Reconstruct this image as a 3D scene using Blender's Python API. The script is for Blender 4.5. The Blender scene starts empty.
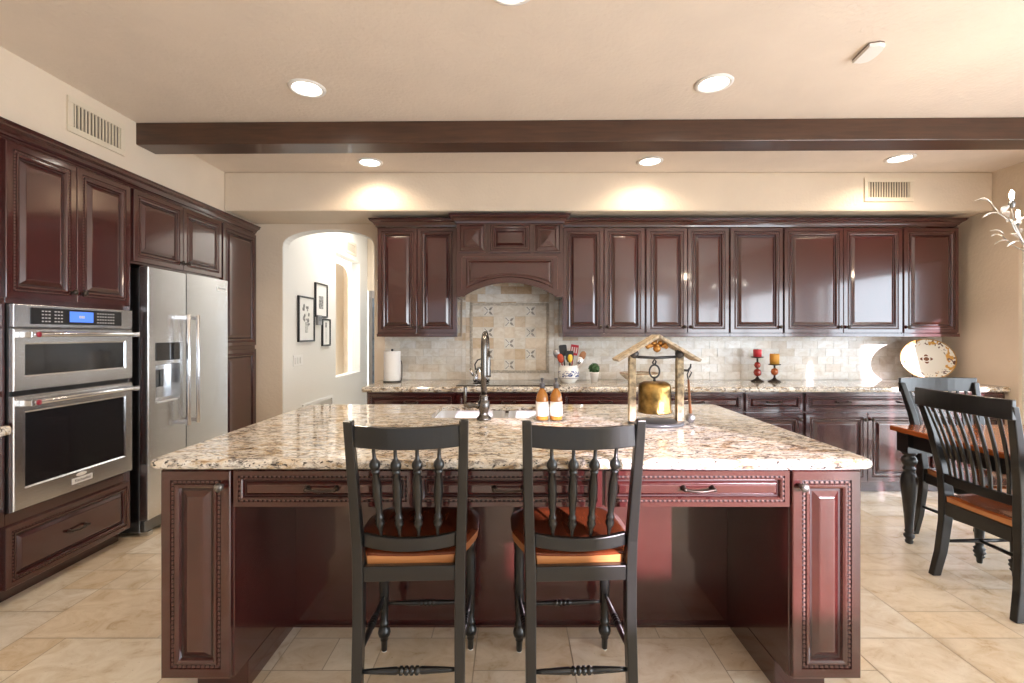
import bpy, math, random
from mathutils import Vector, Matrix

random.seed(7)
PI = math.pi
R = math.radians
SC = bpy.context.scene
COL = SC.collection

# ------------------------------------------------------------------ camera, world, lights, exposure
cam_data = bpy.data.cameras.new('camera')
cam = bpy.data.objects.new('camera', cam_data)
COL.objects.link(cam)
cam.location = (0, 0, 1.37)
cam.rotation_euler = (R(90), 0, 0)
cam_data.sensor_width = 36
cam_data.lens = 475 / 1024 * 36
cam_data.shift_y = -7.5 / 1024
cam_data.clip_start = 0.05
SC.camera = cam

SC.view_settings.view_transform = 'Standard'
SC.view_settings.look = 'None'
SC.view_settings.gamma = 1
SC.view_settings.use_curve_mapping = False
SC.view_settings.exposure = 0.0

world = bpy.data.worlds.new('sky')
SC.world = world
world.use_nodes = True
world.node_tree.nodes['Background'].inputs[0].default_value = (0.80, 0.90, 1.0, 1)
world.node_tree.nodes['Background'].inputs[1].default_value = 11.0


def light(name, kind, loc, energy, color, rot=(0, 0, 0), **kw):
    d = bpy.data.lights.new(name, kind)
    d.energy = energy
    d.color = color
    for k, v in kw.items():
        setattr(d, k, v)
    o = bpy.data.objects.new(name, d)
    COL.objects.link(o)
    o.location = loc
    o.rotation_euler = rot
    return o


# low sun from behind and to the right of the camera, through the windows
sun_dir = Vector((-0.46, 0.88, -0.20)).normalized()
light('sun', 'SUN', (6, -8, 4), 19.0, (1.0, 0.87, 1.0),
      sun_dir.to_track_quat('-Z', 'Y').to_euler(), angle=R(0.8))
WARM = (1.0, 0.81, 0.61)
LAMP_W = 24
WIN_E = 11.0

# ------------------------------------------------------------------ mesh builder


class MB:
    def __init__(self):
        self.v, self.f, self.s, self.m, self.c = [], [], [], [], []

    def add(self, vs, fs, smooth=False, mat=0, M=None, col=None):
        b = len(self.v)
        for p in vs:
            p = Vector(p)
            self.v.append(M @ p if M is not None else p)
        for f in fs:
            self.f.append([b + i for i in f])
            self.s.append(smooth)
            self.m.append(mat)
            self.c.append(col)
        return self

    def box(self, x0, x1, y0, y1, z0, z1, mat=0, M=None, col=None):
        vs = [(x, y, z) for z in (z0, z1) for y in (y0, y1) for x in (x0, x1)]
        fs = [(0, 2, 3, 1), (4, 5, 7, 6), (0, 1, 5, 4), (2, 6, 7, 3), (0, 4, 6, 2), (1, 3, 7, 5)]
        return self.add(vs, fs, False, mat, M, col)

    def loops(self, loops, closed_end=True, closed_start=True, smooth=False, mat=0, M=None, torus=False):
        """join equal-length closed point loops"""
        n = len(loops[0])
        vs = [p for l in loops for p in l]
        fs = []
        k = len(loops)
        for a in range(k if torus else k - 1):
            b = (a + 1) % k
            for i in range(n):
                j = (i + 1) % n
                fs.append((a * n + i, a * n + j, b * n + j, b * n + i))
        if not torus:
            if closed_start:
                fs.append(tuple(range(n - 1, -1, -1)))
            if closed_end:
                fs.append(tuple((k - 1) * n + i for i in range(n)))
        return self.add(vs, fs, smooth, mat, M)

    def lathe(self, prof, seg=20, M=None, mat=0, smooth=True, sx=1.0, sy=1.0):
        ls = []
        for r, z in prof:
            r = max(r, 1e-4)
            ls.append([(r * sx * math.cos(2 * PI * i / seg), r * sy * math.sin(2 * PI * i / seg), z) for i in range(seg)])
        return self.loops(ls, smooth=smooth, mat=mat, M=M)

    def tube(self, pts, rad, seg=10, mat=0, M=None, closed=False, smooth=True, flat=1.0):
        pts = [Vector(p) for p in pts]
        n = len(pts)
        rs = rad if isinstance(rad, (list, tuple)) else [rad] * n
        tang = []
        for i in range(n):
            if closed:
                t = pts[(i + 1) % n] - pts[i - 1]
            else:
                t = pts[min(i + 1, n - 1)] - pts[max(i - 1, 0)]
            tang.append(t.normalized())
        up = Vector((0, 0, 1)) if abs(tang[0].z) < 0.9 else Vector((0, 1, 0))
        u = tang[0].cross(up).normalized()
        ls = []
        for i in range(n):
            t = tang[i]
            u = (u - t * u.dot(t)).normalized()
            w = t.cross(u)
            ls.append([pts[i] + (u * math.cos(2 * PI * k / seg) + w * math.sin(2 * PI * k / seg) * flat) * rs[i] for k in range(seg)])
        return self.loops(ls, smooth=smooth, mat=mat, M=M, torus=closed)

    def prism(self, poly, a, b, axis='y', mat=0, M=None, smooth=False):
        """poly of 2D points; axis y: (x,z); axis x: (y,z); axis z: (x,y)"""
        def P(p, t):
            return {'y': (p[0], t, p[1]), 'x': (t, p[0], p[1]), 'z': (p[0], p[1], t)}[axis]
        return self.loops([[P(p, a) for p in poly], [P(p, b) for p in poly]], mat=mat, M=M, smooth=smooth)

    def bar(self, pts, w, d, M=None, mat=0):
        """square-section bar through points; w along x, d along y (lists allowed)"""
        n = len(pts)
        W = w if isinstance(w, (list, tuple)) else [w] * n
        D = d if isinstance(d, (list, tuple)) else [d] * n
        ls = []
        for (x, y, z), ww, dd in zip(pts, W, D):
            ls.append([(x - ww / 2, y - dd / 2, z), (x + ww / 2, y - dd / 2, z), (x + ww / 2, y + dd / 2, z), (x - ww / 2, y + dd / 2, z)])
        return self.loops(ls, M=M, mat=mat)

    def build(self, name, mat, parent=None, bevel=0, loc=None, seg=2, autosmooth=False):
        me = bpy.data.meshes.new(name)
        me.from_pydata([tuple(v) for v in self.v], [], self.f)
        mats = mat if isinstance(mat, (list, tuple)) else [mat]
        for m in mats:
            me.materials.append(m)
        me.polygons.foreach_set('use_smooth', self.s)
        me.polygons.foreach_set('material_index', self.m)
        if any(c is not None for c in self.c):
            at = me.color_attributes.new('tint', 'FLOAT_COLOR', 'CORNER')
            for p in me.polygons:
                c = self.c[p.index] or (0.5, 0.5, 0.5)
                for li in p.loop_indices:
                    at.data[li].color = (*c, 1)
        me.update()
        import bmesh
        bm = bmesh.new()
        bm.from_mesh(me)
        bmesh.ops.recalc_face_normals(bm, faces=bm.faces)
        bm.to_mesh(me)
        bm.free()
        o = bpy.data.objects.new(name, me)
        COL.objects.link(o)
        if parent is not None:
            o.parent = parent
        if loc is not None:
            o.location = loc
        if bevel:
            b = o.modifiers.new('edge', 'BEVEL')
            b.width = bevel
            b.segments = seg
            b.limit_method = 'ANGLE'
            b.angle_limit = R(40)
        return o


def T(x, y, z):
    return Matrix.Translation((x, y, z))


def RX(a):
    return Matrix.Rotation(R(a), 4, 'X')


def RY(a):
    return Matrix.Rotation(R(a), 4, 'Y')


def RZ(a):
    return Matrix.Rotation(R(a), 4, 'Z')


def thing(name, label, cat, loc=(0, 0, 0), rotz=0, group=None):
    o = bpy.data.objects.new(name, None)
    COL.objects.link(o)
    o.location = loc
    o.rotation_euler = (0, 0, R(rotz))
    o.empty_display_size = 0.1
    o['label'] = label
    o['category'] = cat
    if group:
        o['group'] = group
    return o


def tag(o, label, cat, group=None):
    o['label'] = label
    o['category'] = cat
    if group:
        o['group'] = group
    return o


def struct(o):
    o['kind'] = 'structure'
    return o


def dup(root, loc, rotz=None, label=None):
    r = root.copy()
    COL.objects.link(r)
    r.location = loc
    if rotz is not None:
        r.rotation_euler = (0, 0, R(rotz))
    if label:
        r['label'] = label
    for ch in [o for o in COL.objects if o.parent == root]:
        c = ch.copy()
        COL.objects.link(c)
        c.parent = r
        for g in [o for o in COL.objects if o.parent == ch]:
            d = g.copy()
            COL.objects.link(d)
            d.parent = c
    return r


# ------------------------------------------------------------------ materials
def new_mat(name):
    m = bpy.data.materials.new(name)
    m.use_nodes = True
    nt = m.node_tree
    b = nt.nodes['Principled BSDF']
    return m, nt, b


def simple(name, col, rough=0.5, metal=0.0, coat=0.0, noise=0.0, nscale=20, bump=0.0, bscale=60, stretch=None, emit=None, spec=None):
    m, nt, b = new_mat(name)
    b.inputs['Roughness'].default_value = rough
    b.inputs['Metallic'].default_value = metal
    b.inputs['Coat Weight'].default_value = coat
    b.inputs['Coat Roughness'].default_value = 0.12
    if spec is not None:
        b.inputs['Specular IOR Level'].default_value = spec
    b.inputs['Base Color'].default_value = (*col, 1)
    tc = nt.nodes.new('ShaderNodeTexCoord')
    mp = nt.nodes.new('ShaderNodeMapping')
    nt.links.new(tc.outputs['Object'], mp.inputs[0])
    if stretch:
        mp.inputs['Scale'].default_value = stretch
    if noise:
        n = nt.nodes.new('ShaderNodeTexNoise')
        n.inputs['Scale'].default_value = nscale
        n.inputs['Detail'].default_value = 4
        nt.links.new(mp.outputs[0], n.inputs['Vector'])
        r = nt.nodes.new('ShaderNodeValToRGB')
        r.color_ramp.elements[0].position = 0.3
        r.color_ramp.elements[1].position = 0.7
        r.color_ramp.elements[0].color = (*[c * (1 - noise) for c in col], 1)
        r.color_ramp.elements[1].color = (*[min(1, c * (1 + noise)) for c in col], 1)
        nt.links.new(n.outputs['Fac'], r.inputs[0])
        nt.links.new(r.outputs[0], b.inputs['Base Color'])
    if bump:
        n2 = nt.nodes.new('ShaderNodeTexNoise')
        n2.inputs['Scale'].default_value = bscale
        n2.inputs['Detail'].default_value = 3
        nt.links.new(mp.outputs[0], n2.inputs['Vector'])
        bp = nt.nodes.new('ShaderNodeBump')
        bp.inputs['Strength'].default_value = bump
        bp.inputs['Distance'].default_value = 0.01
        nt.links.new(n2.outputs['Fac'], bp.inputs['Height'])
        nt.links.new(bp.outputs[0], b.inputs['Normal'])
    if emit:
        b.inputs['Emission Color'].default_value = (*emit[0], 1)
        b.inputs['Emission Strength'].default_value = emit[1]
    return m


def ramp(nt, src, stops):
    r = nt.nodes.new('ShaderNodeValToRGB')
    els = r.color_ramp.elements
    while len(els) < len(stops):
        els.new(0.5)
    for e, (p, c) in zip(els, stops):
        e.position = p
        e.color = (*c, 1) if len(c) == 3 else c
    nt.links.new(src, r.inputs[0])
    return r.outputs[0]


def mixc(nt, fac, a, b, mode='MIX'):
    n = nt.nodes.new('ShaderNodeMix')
    n.data_type = 'RGBA'
    n.blend_type = mode
    for sock, val in ((n.inputs[0], fac), (n.inputs[6], a), (n.inputs[7], b)):
        if hasattr(val, 'is_linked'):
            nt.links.new(val, sock)
        elif isinstance(val, (int, float)):
            sock.default_value = val
        else:
            sock.default_value = (*val, 1)
    return n.outputs[2]


def noise(nt, vec, scale, detail=4, rough=0.5, dist=0.0):
    n = nt.nodes.new('ShaderNodeTexNoise')
    n.inputs['Scale'].default_value = scale
    n.inputs['Detail'].default_value = detail
    n.inputs['Roughness'].default_value = rough
    n.inputs['Distortion'].default_value = dist
    nt.links.new(vec, n.inputs['Vector'])
    return n.outputs['Fac']


def mapping(nt, scale=(1, 1, 1), rot=(0, 0, 0), out='Object'):
    tc = nt.nodes.new('ShaderNodeTexCoord')
    mp = nt.nodes.new('ShaderNodeMapping')
    mp.inputs['Scale'].default_value = scale
    mp.inputs['Rotation'].default_value = rot
    nt.links.new(tc.outputs[out], mp.inputs[0])
    return mp.outputs[0]


def make_wood(name, dark, light_, rough=0.27, coat=0.35, stretch=(26, 26, 1.6)):
    m, nt, b = new_mat(name)
    v = mapping(nt, stretch)
    g = noise(nt, v, 2.2, 6, 0.6, 0.4)
    v2 = mapping(nt, (1, 1, 1))
    bl = noise(nt, v2, 3.0, 2)
    c = ramp(nt, g, [(0.25, dark), (0.75, light_)])
    c2 = mixc(nt, ramp(nt, bl, [(0.3, (0, 0, 0)), (0.7, (0.35, 0.35, 0.35))]), c, [min(1, x * 1.3) for x in light_])
    nt.links.new(c2, b.inputs['Base Color'])
    b.inputs['Roughness'].default_value = rough
    b.inputs['Coat Weight'].default_value = coat
    b.inputs['Coat Roughness'].default_value = 0.08
    b.inputs['Coat IOR'].default_value = 1.5 if coat < 0.85 else 1.52
    return m


def make_granite():
    m, nt, b = new_mat('granite')
    flow = mapping(nt, (1.3, 2.7, 2.7), (0, 0, R(-16)))
    fine = mapping(nt, (1.0, 1.6, 1.6), (0, 0, R(-10)))
    n1 = noise(nt, flow, 4.2, 7, 0.66, 1.8)
    base = ramp(nt, n1, [(0.32, (0.12, 0.085, 0.058)), (0.40, (0.40, 0.27, 0.145)), (0.46, (0.64, 0.54, 0.41)),
                         (0.56, (0.76, 0.72, 0.65)), (0.64, (0.43, 0.37, 0.31)), (0.74, (0.20, 0.17, 0.15))])
    n2 = noise(nt, flow, 13.0, 6, 0.75, 0.9)
    grey = mixc(nt, ramp(nt, n2, [(0.50, (0, 0, 0)), (0.60, (0.9, 0.9, 0.9))]), base, (0.155, 0.135, 0.125))
    n5 = noise(nt, flow, 7.0, 5, 0.7, 1.2)
    pale = mixc(nt, ramp(nt, n5, [(0.55, (0, 0, 0)), (0.63, (0.85, 0.85, 0.85))]), grey, (0.80, 0.775, 0.72))
    n3 = noise(nt, fine, 60.0, 3, 0.6)
    sp = mixc(nt, ramp(nt, n3, [(0.57, (0, 0, 0)), (0.63, (1, 1, 1))]), pale, (0.055, 0.048, 0.045))
    n4 = noise(nt, fine, 44.0, 4, 0.65, 0.5)
    sp2 = mixc(nt, ramp(nt, n4, [(0.32, (0.9, 0.9, 0.9)), (0.41, (0, 0, 0))]), sp, (0.85, 0.83, 0.80))
    nt.links.new(sp2, b.inputs['Base Color'])
    b.inputs['Roughness'].default_value = 0.09
    b.inputs['Coat Weight'].default_value = 0.2
    b.inputs['Coat Roughness'].default_value = 0.03
    return m


def make_tile(name, mottled, rough, nscale=7.0, bumpy=0.15):
    """stone tile: every tile's own tint times veins and pits"""
    m, nt, b = new_mat(name)
    at = nt.nodes.new('ShaderNodeAttribute')
    at.attribute_name = 'tint'
    v = mapping(nt, (1, 1.4, 1.4))
    n1 = noise(nt, v, nscale, 7, 0.65, 0.9)
    c = mixc(nt, 1.0, at.outputs['Color'], ramp(nt, n1, mottled), 'MULTIPLY')
    n2 = noise(nt, v, nscale * 12, 3)
    c = mixc(nt, ramp(nt, n2, [(0.66, (0, 0, 0)), (0.74, (0.45, 0.45, 0.45))]), c, (0.30, 0.20, 0.11))
    nt.links.new(c, b.inputs['Base Color'])
    b.inputs['Roughness'].default_value = rough
    bp = nt.nodes.new('ShaderNodeBump')
    bp.inputs['Strength'].default_value = bumpy
    bp.inputs['Distance'].default_value = 0.004
    nt.links.new(n1, bp.inputs['Height'])
    nt.links.new(bp.outputs[0], b.inputs['Normal'])
    return m


def make_steel(name='steel', col=(0.70, 0.715, 0.74), rough=0.25, axis=(3, 3, 160)):
    m, nt, b = new_mat(name)
    v = mapping(nt, axis)
    n = noise(nt, v, 4.0, 3)
    nt.links.new(ramp(nt, n, [(0.3, [c * 0.88 for c in col]), (0.7, [min(1, c * 1.08) for c in col])]), b.inputs['Base Color'])
    b.inputs['Metallic'].default_value = 1
    b.inputs['Roughness'].default_value = rough
    return m


def make_glass(name, tint=(1, 1, 1), gloss=0.12, rough=0.0):
    m = bpy.data.materials.new(name)
    m.use_nodes = True
    nt = m.node_tree
    nt.nodes.clear()
    out = nt.nodes.new('ShaderNodeOutputMaterial')
    mx = nt.nodes.new('ShaderNodeMixShader')
    tr = nt.nodes.new('ShaderNodeBsdfTransparent')
    gl = nt.nodes.new('ShaderNodeBsdfGlossy')
    fr = nt.nodes.new('ShaderNodeFresnel')
    fr.inputs[0].default_value = 1.45
    tr.inputs[0].default_value = (*tint, 1)
    gl.inputs['Roughness'].default_value = rough
    geo = nt.nodes.new('ShaderNodeNewGeometry')
    ml_ = nt.nodes.new('ShaderNodeMath')
    ml_.operation = 'MULTIPLY_ADD'      # front faces only: fac = fresnel * (1 - backfacing)
    inv = nt.nodes.new('ShaderNodeMath')
    inv.operation = 'SUBTRACT'
    inv.inputs[0].default_value = 1.0
    nt.links.new(geo.outputs['Backfacing'], inv.inputs[1])
    nt.links.new(fr.outputs[0], ml_.inputs[0])
    nt.links.new(inv.outputs[0], ml_.inputs[1])
    ml_.inputs[2].default_value = 0.0
    nt.links.new(ml_.outputs[0], mx.inputs[0])
    nt.links.new(tr.outputs[0], mx.inputs[1])
    nt.links.new(gl.outputs[0], mx.inputs[2])
    nt.links.new(mx.outputs[0], out.inputs[0])
    return m


def make_emit(name, col, strength):
    m = bpy.data.materials.new(name)
    m.use_nodes = True
    nt = m.node_tree
    nt.nodes.clear()
    out = nt.nodes.new('ShaderNodeOutputMaterial')
    e = nt.nodes.new('ShaderNodeEmission')
    e.inputs[0].default_value = (*col, 1)
    e.inputs[1].default_value = strength
    nt.links.new(e.outputs[0], out.inputs[0])
    return m


M = {}
M['paint'] = simple('wall_paint', (0.72, 0.605, 0.475), 0.85, noise=0.03, nscale=3, bump=0.25, bscale=45)
M['ceiling'] = simple('ceiling_paint', (0.75, 0.65, 0.555), 0.9, noise=0.03, nscale=4, bump=0.35, bscale=40)
M['hall'] = simple('hall_paint', (0.80, 0.78, 0.74), 0.85, bump=0.15, bscale=45)
M['white'] = simple('white_plastic', (0.82, 0.80, 0.77), 0.4)
M['vent'] = simple('vent_cream', (0.70, 0.60, 0.46), 0.5)
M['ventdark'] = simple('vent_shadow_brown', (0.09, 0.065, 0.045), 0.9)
M['wood'] = make_wood('mahogany', (0.025, 0.0044, 0.0043), (0.056, 0.0090, 0.0078), 0.24, 1.0)
M['bead'] = simple('worn_bead', (0.12, 0.060, 0.048), 0.35)
M['groove'] = simple('dark_groove', (0.020, 0.008, 0.007), 0.4)  # darker colour for the flat bottoms of the door grooves
M['beam'] = make_wood('beam_wood', (0.022, 0.0095, 0.0055), (0.082, 0.036, 0.019), 0.36, 0.3, (1.6, 22, 22))
M['black'] = simple('black_paint', (0.0075, 0.0078, 0.008), 0.28, coat=0.2, noise=0.25, nscale=9)
M['seat'] = make_wood('seat_wood', (0.17, 0.040, 0.011), (0.34, 0.090, 0.022), 0.22, 0.6, (14, 1.2, 14))
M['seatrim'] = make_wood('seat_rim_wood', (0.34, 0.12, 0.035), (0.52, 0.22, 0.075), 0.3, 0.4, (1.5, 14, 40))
M['stoolseat'] = make_wood('stool_seat_wood', (0.105, 0.022, 0.009), (0.20, 0.045, 0.015), 0.2, 0.6, (14, 1.2, 14))
M['granite'] = make_granite()
M['floor'] = make_tile('travertine', [(0.25, (0.62, 0.49, 0.35)), (0.41, (0.88, 0.825, 0.745)), (0.55, (0.97, 0.95, 0.92)), (0.72, (1.05, 1.04, 1.02))], 0.22, 6.5)
M['grout'] = simple('grout', (0.46, 0.37, 0.27), 0.9)
M['splash'] = make_tile('splash_tile', [(0.3, (0.80, 0.74, 0.66)), (0.6, (1.0, 1.0, 1.0))], 0.16, 11, 0.05)
M['splashgrout'] = simple('splash_grout', (0.62, 0.57, 0.49), 0.8)
M['rope'] = simple('rope_border_stone', (0.55, 0.49, 0.40), 0.4, noise=0.3, nscale=60)
M['deco'] = simple('deco_relief', (0.27, 0.25, 0.22), 0.4)
M['steel'] = make_steel()
M['steeldark'] = make_steel('dark_steel', (0.20, 0.205, 0.21), 0.35)
M['steelbright'] = make_steel('bright_steel', (0.78, 0.78, 0.79), 0.2, (160, 3, 3))
M['sinksteel'] = simple('sink_steel', (0.72, 0.73, 0.74), 0.38, 0.6)
M['ovenglass'] = simple('oven_glass', (0.012, 0.012, 0.014), 0.06, coat=0.5)
M['blackplastic'] = simple('black_plastic', (0.012, 0.012, 0.013), 0.3)
M['display'] = simple('blue_display', (0.05, 0.12, 0.5), 0.2, emit=((0.10, 0.26, 0.95), 0.9))
M['key'] = simple('key_print', (0.55, 0.55, 0.55), 0.5)
M['bronze'] = simple('dark_bronze', (0.060, 0.048, 0.040), 0.32, 0.8)
M['pewter'] = simple('faucet_pewter', (0.17, 0.16, 0.15), 0.24, 1.0)
M['knobworn'] = simple('worn_pewter', (0.20, 0.19, 0.18), 0.4, 0.9, noise=0.5, nscale=120)
M['red'] = simple('red_medallion', (0.30, 0.01, 0.03), 0.3)
M['glass'] = make_glass('window_glass')
M['clearglass'] = make_glass('clear_glass', (0.93, 0.95, 0.95))
M['daylight'] = make_emit('daylit_window', (0.86, 0.93, 1.0), WIN_E)
M['lamp'] = make_emit('lamp_lens', (1.0, 0.93, 0.82), 14)
M['bulb'] = make_emit('lamp_bulb', (1.0, 0.92, 0.80), 60)


def struct_box(name, mat, *dims, bevel=0):
    return struct(MB().box(*dims).build(name, mat, bevel=bevel))


# ------------------------------------------------------------------ the room
XL, XR, YB, YF = -3.25, 4.234, 4.68, -3.6
CH = 2.796
SOF_Y, SOF_Z = 4.18, 2.453
FUR_X = -2.535


def tiled_floor():
    mb = MB()
    cell = 0.2058
    nx, ny = int(8.2 / cell), int(12.3 / cell)
    x0, y0 = -3.45, 2.14 - cell * 29
    used = [[False] * ny for _ in range(nx)]
    rnd = random.Random(11)
    sizes = [(3, 2), (2, 2), (3, 2), (2, 1), (2, 2), (1, 1), (3, 1)]
    g = 0.0024
    cols = [(0.82, 0.73, 0.60), (0.79, 0.68, 0.53), (0.86, 0.79, 0.68), (0.77, 0.65, 0.49), (0.84, 0.76, 0.63), (0.80, 0.70, 0.56)]
    for j in range(ny):
        for i in range(nx):
            if used[i][j]:
                continue
            order = sizes[:]
            rnd.shuffle(order)
            for a, b in order + [(1, 1)]:
                if i + a > nx or j + b > ny:
                    continue
                if any(used[i + p][j + q] for p in range(a) for q in range(b)):
                    continue
                for p in range(a):
                    for q in range(b):
                        used[i + p][j + q] = True
                X0, X1 = x0 + i * cell + g, x0 + (i + a) * cell - g
                Y0, Y1 = y0 + j * cell + g, y0 + (j + b) * cell - g
                c = rnd.choice(cols)
                k = rnd.uniform(0.94, 1.05)
                mb.add([(X0, Y0, 0), (X1, Y0, 0), (X1, Y1, 0), (X0, Y1, 0)], [(0, 1, 2, 3)], col=tuple(min(0.9, v * k) for v in c))
                break
    mb.add([(x0, y0, -0.002), (x0 + nx * cell, y0, -0.002), (x0 + nx * cell, y0 + ny * cell, -0.002), (x0, y0 + ny * cell, -0.002)],
           [(0, 1, 2, 3)], mat=1, col=(0.4, 0.33, 0.24))
    o = mb.build('floor', [M['floor'], M['grout']])
    struct(o)


tiled_floor()
struct_box('ceiling', M['ceiling'], XL - 0.2, XR + 0.2, YF - 0.2, YB + 0.14, CH, CH + 0.1)
struct_box('wall_left', M['paint'], XL - 0.15, XL, YF, YB + 0.14, 0, CH)
struct_box('wall_left_soffit', M['paint'], XL, FUR_X, YF, YB, 2.425, CH)
struct_box('wall_back_soffit', M['paint'], FUR_X, XR, SOF_Y, YB, SOF_Z, CH, bevel=0.012)
struct_box('ground_sky_block', simple('ground_block_concrete', (0.42, 0.38, 0.33), 0.8, noise=0.1, nscale=3), XR + 0.15, XR + 9, -9, 9, -0.1, -0.02)  # unseen ground added outside to block sky light from below
struct_box('column_sun_block', M['hall'], 6.18, 6.48, -1.42, -1.10, -0.02, 2.62)  # unseen column added outside to shade part of the sun
struct_box('roof_sun_block', M['hall'], XR + 0.16, 6.50, -3.4, 5.5, 2.62, 2.80)  # unseen roof added outside to cut off the sun higher up
struct_box('wall_front', M['paint'], XL - 0.15, 3.02, YF - 0.15, YF, 0, CH)
MBW = MB()
MBW.box(3.02, 4.12, YF - 0.15, YF, 0, 1.52).box(3.02, 4.12, YF - 0.15, YF, 2.42, CH).box(4.12, XR + 0.2, YF - 0.15, YF, 0, CH)
struct(MBW.build('wall_front_right', M['paint']))

# back wall with the arched opening to the hall
AX0, AX1, ASP, AAP = -2.256, -1.36, 2.225, 2.395


def arch_pts(x0, x1, spring, apex, n=18):
    c = (x0 + x1) / 2
    a = (x1 - x0) / 2
    return [(c - a * math.cos(PI * i / n), spring + (apex - spring) * math.sin(PI * i / n) ** 0.8) for i in range(n + 1)]


poly = [(XL, 0), (AX0, 0)] + arch_pts(AX0, AX1, ASP, AAP) + [(AX1, 0), (XR + 0.15, 0), (XR + 0.15, CH), (XL, CH)]
wb = struct(MB().prism(poly, YB, YB + 0.13, 'y').build('wall_back', [M['paint'], M['hall']], bevel=0.012, seg=3))
for p_ in wb.data.polygons:      # the reveal of the arch is painted like the hall
    if abs(p_.normal.y) < 0.5 and AX0 - 0.02 < p_.center.x < AX1 + 0.02 and p_.center.z < AAP + 0.02 and p_.center.z > 0.01:
        p_.material_index = 1

# right wall with the glazed opening
WY0, WY1, WZ0, WZ1 = 1.80, 3.97, 0.05, 2.10
SY0, SY1 = -3.0, 1.45
w = MB()
w.box(XR, XR + 0.15, WY1, YB + 0.14, 0, CH)
w.box(XR, XR + 0.15, SY1, WY0, 0, CH)
w.box(XR, XR + 0.15, YF, SY0, 0, CH)
for a, b in ((WY0, WY1), (SY0, SY1)):
    w.box(XR, XR + 0.15, a, b, WZ1, CH).box(XR, XR + 0.15, a, b, 0, WZ0)
struct(w.build('wall_right', M['paint']))


def window(name, y0, y1, z0, z1, mullions, pane_mat, bars, t=0.06, tn=0.06):
    f = MB()
    x0, x1 = XR + 0.03, XR + 0.09
    f.box(x0, x1, y0, y0 + tn, z0, z1).box(x0, x1, y1 - t, y1, z0, z1)
    f.box(x0, x1, y0 + tn, y1 - t, z0, z0 + 0.06).box(x0, x1, y0 + tn, y1 - t, z1 - 0.06, z1)
    for yc in mullions:
        f.box(x0, x1, yc - bars / 2, yc + bars / 2, z0 + 0.06, z1 - 0.06)
    o = struct(f.build(name, M['white'], bevel=0.004))
    p = MB().box(XR + 0.055, XR + 0.063, y0 + tn, y1 - t, z0 + 0.06, z1 - 0.06).build('pane', pane_mat, o)
    return o


window('window_1', WY0, WY1, WZ0, WZ1, (2.19,), M['glass'], 0.075, 0.35, 0.17)  # far side of the frame widened to narrow the sun patch
window('window_2', SY0, SY1, WZ0, WZ1, (-1.52, -0.03), M['daylight'], 0.09)
# added glowing doors behind the camera, unseen, a soft fill for the room
f = MB()
x0, x1, z1 = -2.3, 2.4, 2.25
for xx in (x0, (x0 + x1) / 2 - 0.04, x1 - 0.08):
    f.box(xx, xx + 0.08, YF, YF + 0.05, 0, z1)
f.box(x0 + 0.08, x1 - 0.08, YF, YF + 0.05, z1 - 0.08, z1)
dw = struct(f.build('window_fill', M['white'], bevel=0.004))
MB().box(x0 + 0.08, x1 - 0.08, YF + 0.012, YF + 0.02, 0.02, z1 - 0.08).build('pane', make_emit('fill_glow', (0.90, 0.94, 1.0), 1.3), dw)
f = MB()
f.box(3.02, 3.07, YF - 0.1, YF - 0.04, 1.52, 2.42).box(4.07, 4.12, YF - 0.1, YF - 0.04, 1.52, 2.42)
f.box(3.07, 4.07, YF - 0.1, YF - 0.04, 1.52, 1.57).box(3.07, 4.07, YF - 0.1, YF - 0.04, 2.37, 2.42)
struct(f.build('window_4', M['white']))

# ------------------------------------------------------------------ hall beyond the arch
HX, HY, HZ = -2.268, 7.45, 2.9
NY0, NY1, NZ0, NZ1 = 6.11, 7.09, 0.81, 2.43
h = MB()
y0 = YB + 0.13
h.box(HX - 0.13, HX, y0, NY0, 0, HZ).box(HX - 0.13, HX, NY1, HY, 0, HZ)
h.box(HX - 0.13, HX, NY0, NY1, 0, NZ0).box(HX - 0.13, HX, NY0, NY1, NZ1, HZ)
struct(h.build('wall_hall_left', M['hall']))
struct_box('wall_hall_right', M['hall'], -1.20, -1.05, y0, HY, 0, HZ)
struct_box('ceiling_hall', M['hall'], HX - 1.1, -1.05, y0, HY + 1.0, HZ, HZ + 0.1)
# room glimpsed through the hall opening, with an arched alcove
poly = [(NY0 - 0.3, 0.0), (7.18, 0.0)] + arch_pts(7.18, 8.05, 2.30, 2.50) + [(8.05, 0.0), (8.6, 0.0), (8.6, HZ), (NY0 - 0.3, HZ)]
struct(MB().prism(poly, -2.78, -2.75, 'x').build('wall_alcove', M['hall']))
struct_box('wall_alcove_back', M['paint'], -3.12, -3.05, 6.9, 8.6, 0.0, HZ)
struct_box('wall_alcove_end', M['paint'], -3.12, HX - 0.13, 8.6, 8.7, 0.0, HZ)
light('alcove_lamp', 'POINT', (-2.92, 7.45, 2.2), 8, (1.0, 0.72, 0.40), shadow_soft_size=0.05)
light('hall_lamp', 'AREA', (-1.75, 6.1, HZ - 0.02), 27, (1.0, 0.98, 0.95), (0, 0, 0), size=1.0)

# hall end: door with a dark glass pane
ew = MB()
ew.box(HX, -1.05, HY, HY + 0.1, 2.05, HZ)
struct(ew.build('wall_hall_end', M['paint']))
d = struct(MB().box(HX + 0.02, -1.25, HY, HY + 0.05, 0.0, 2.05).build('door_1', simple('door_frame_grey', (0.30, 0.27, 0.25), 0.5)))
MB().box(HX + 0.08, -1.4, HY - 0.012, HY - 0.001, 0.2, 1.93).build('pane', simple('door_pane_slate', (0.10, 0.125, 0.16), 0.15, noise=0.6, nscale=9), d)

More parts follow.
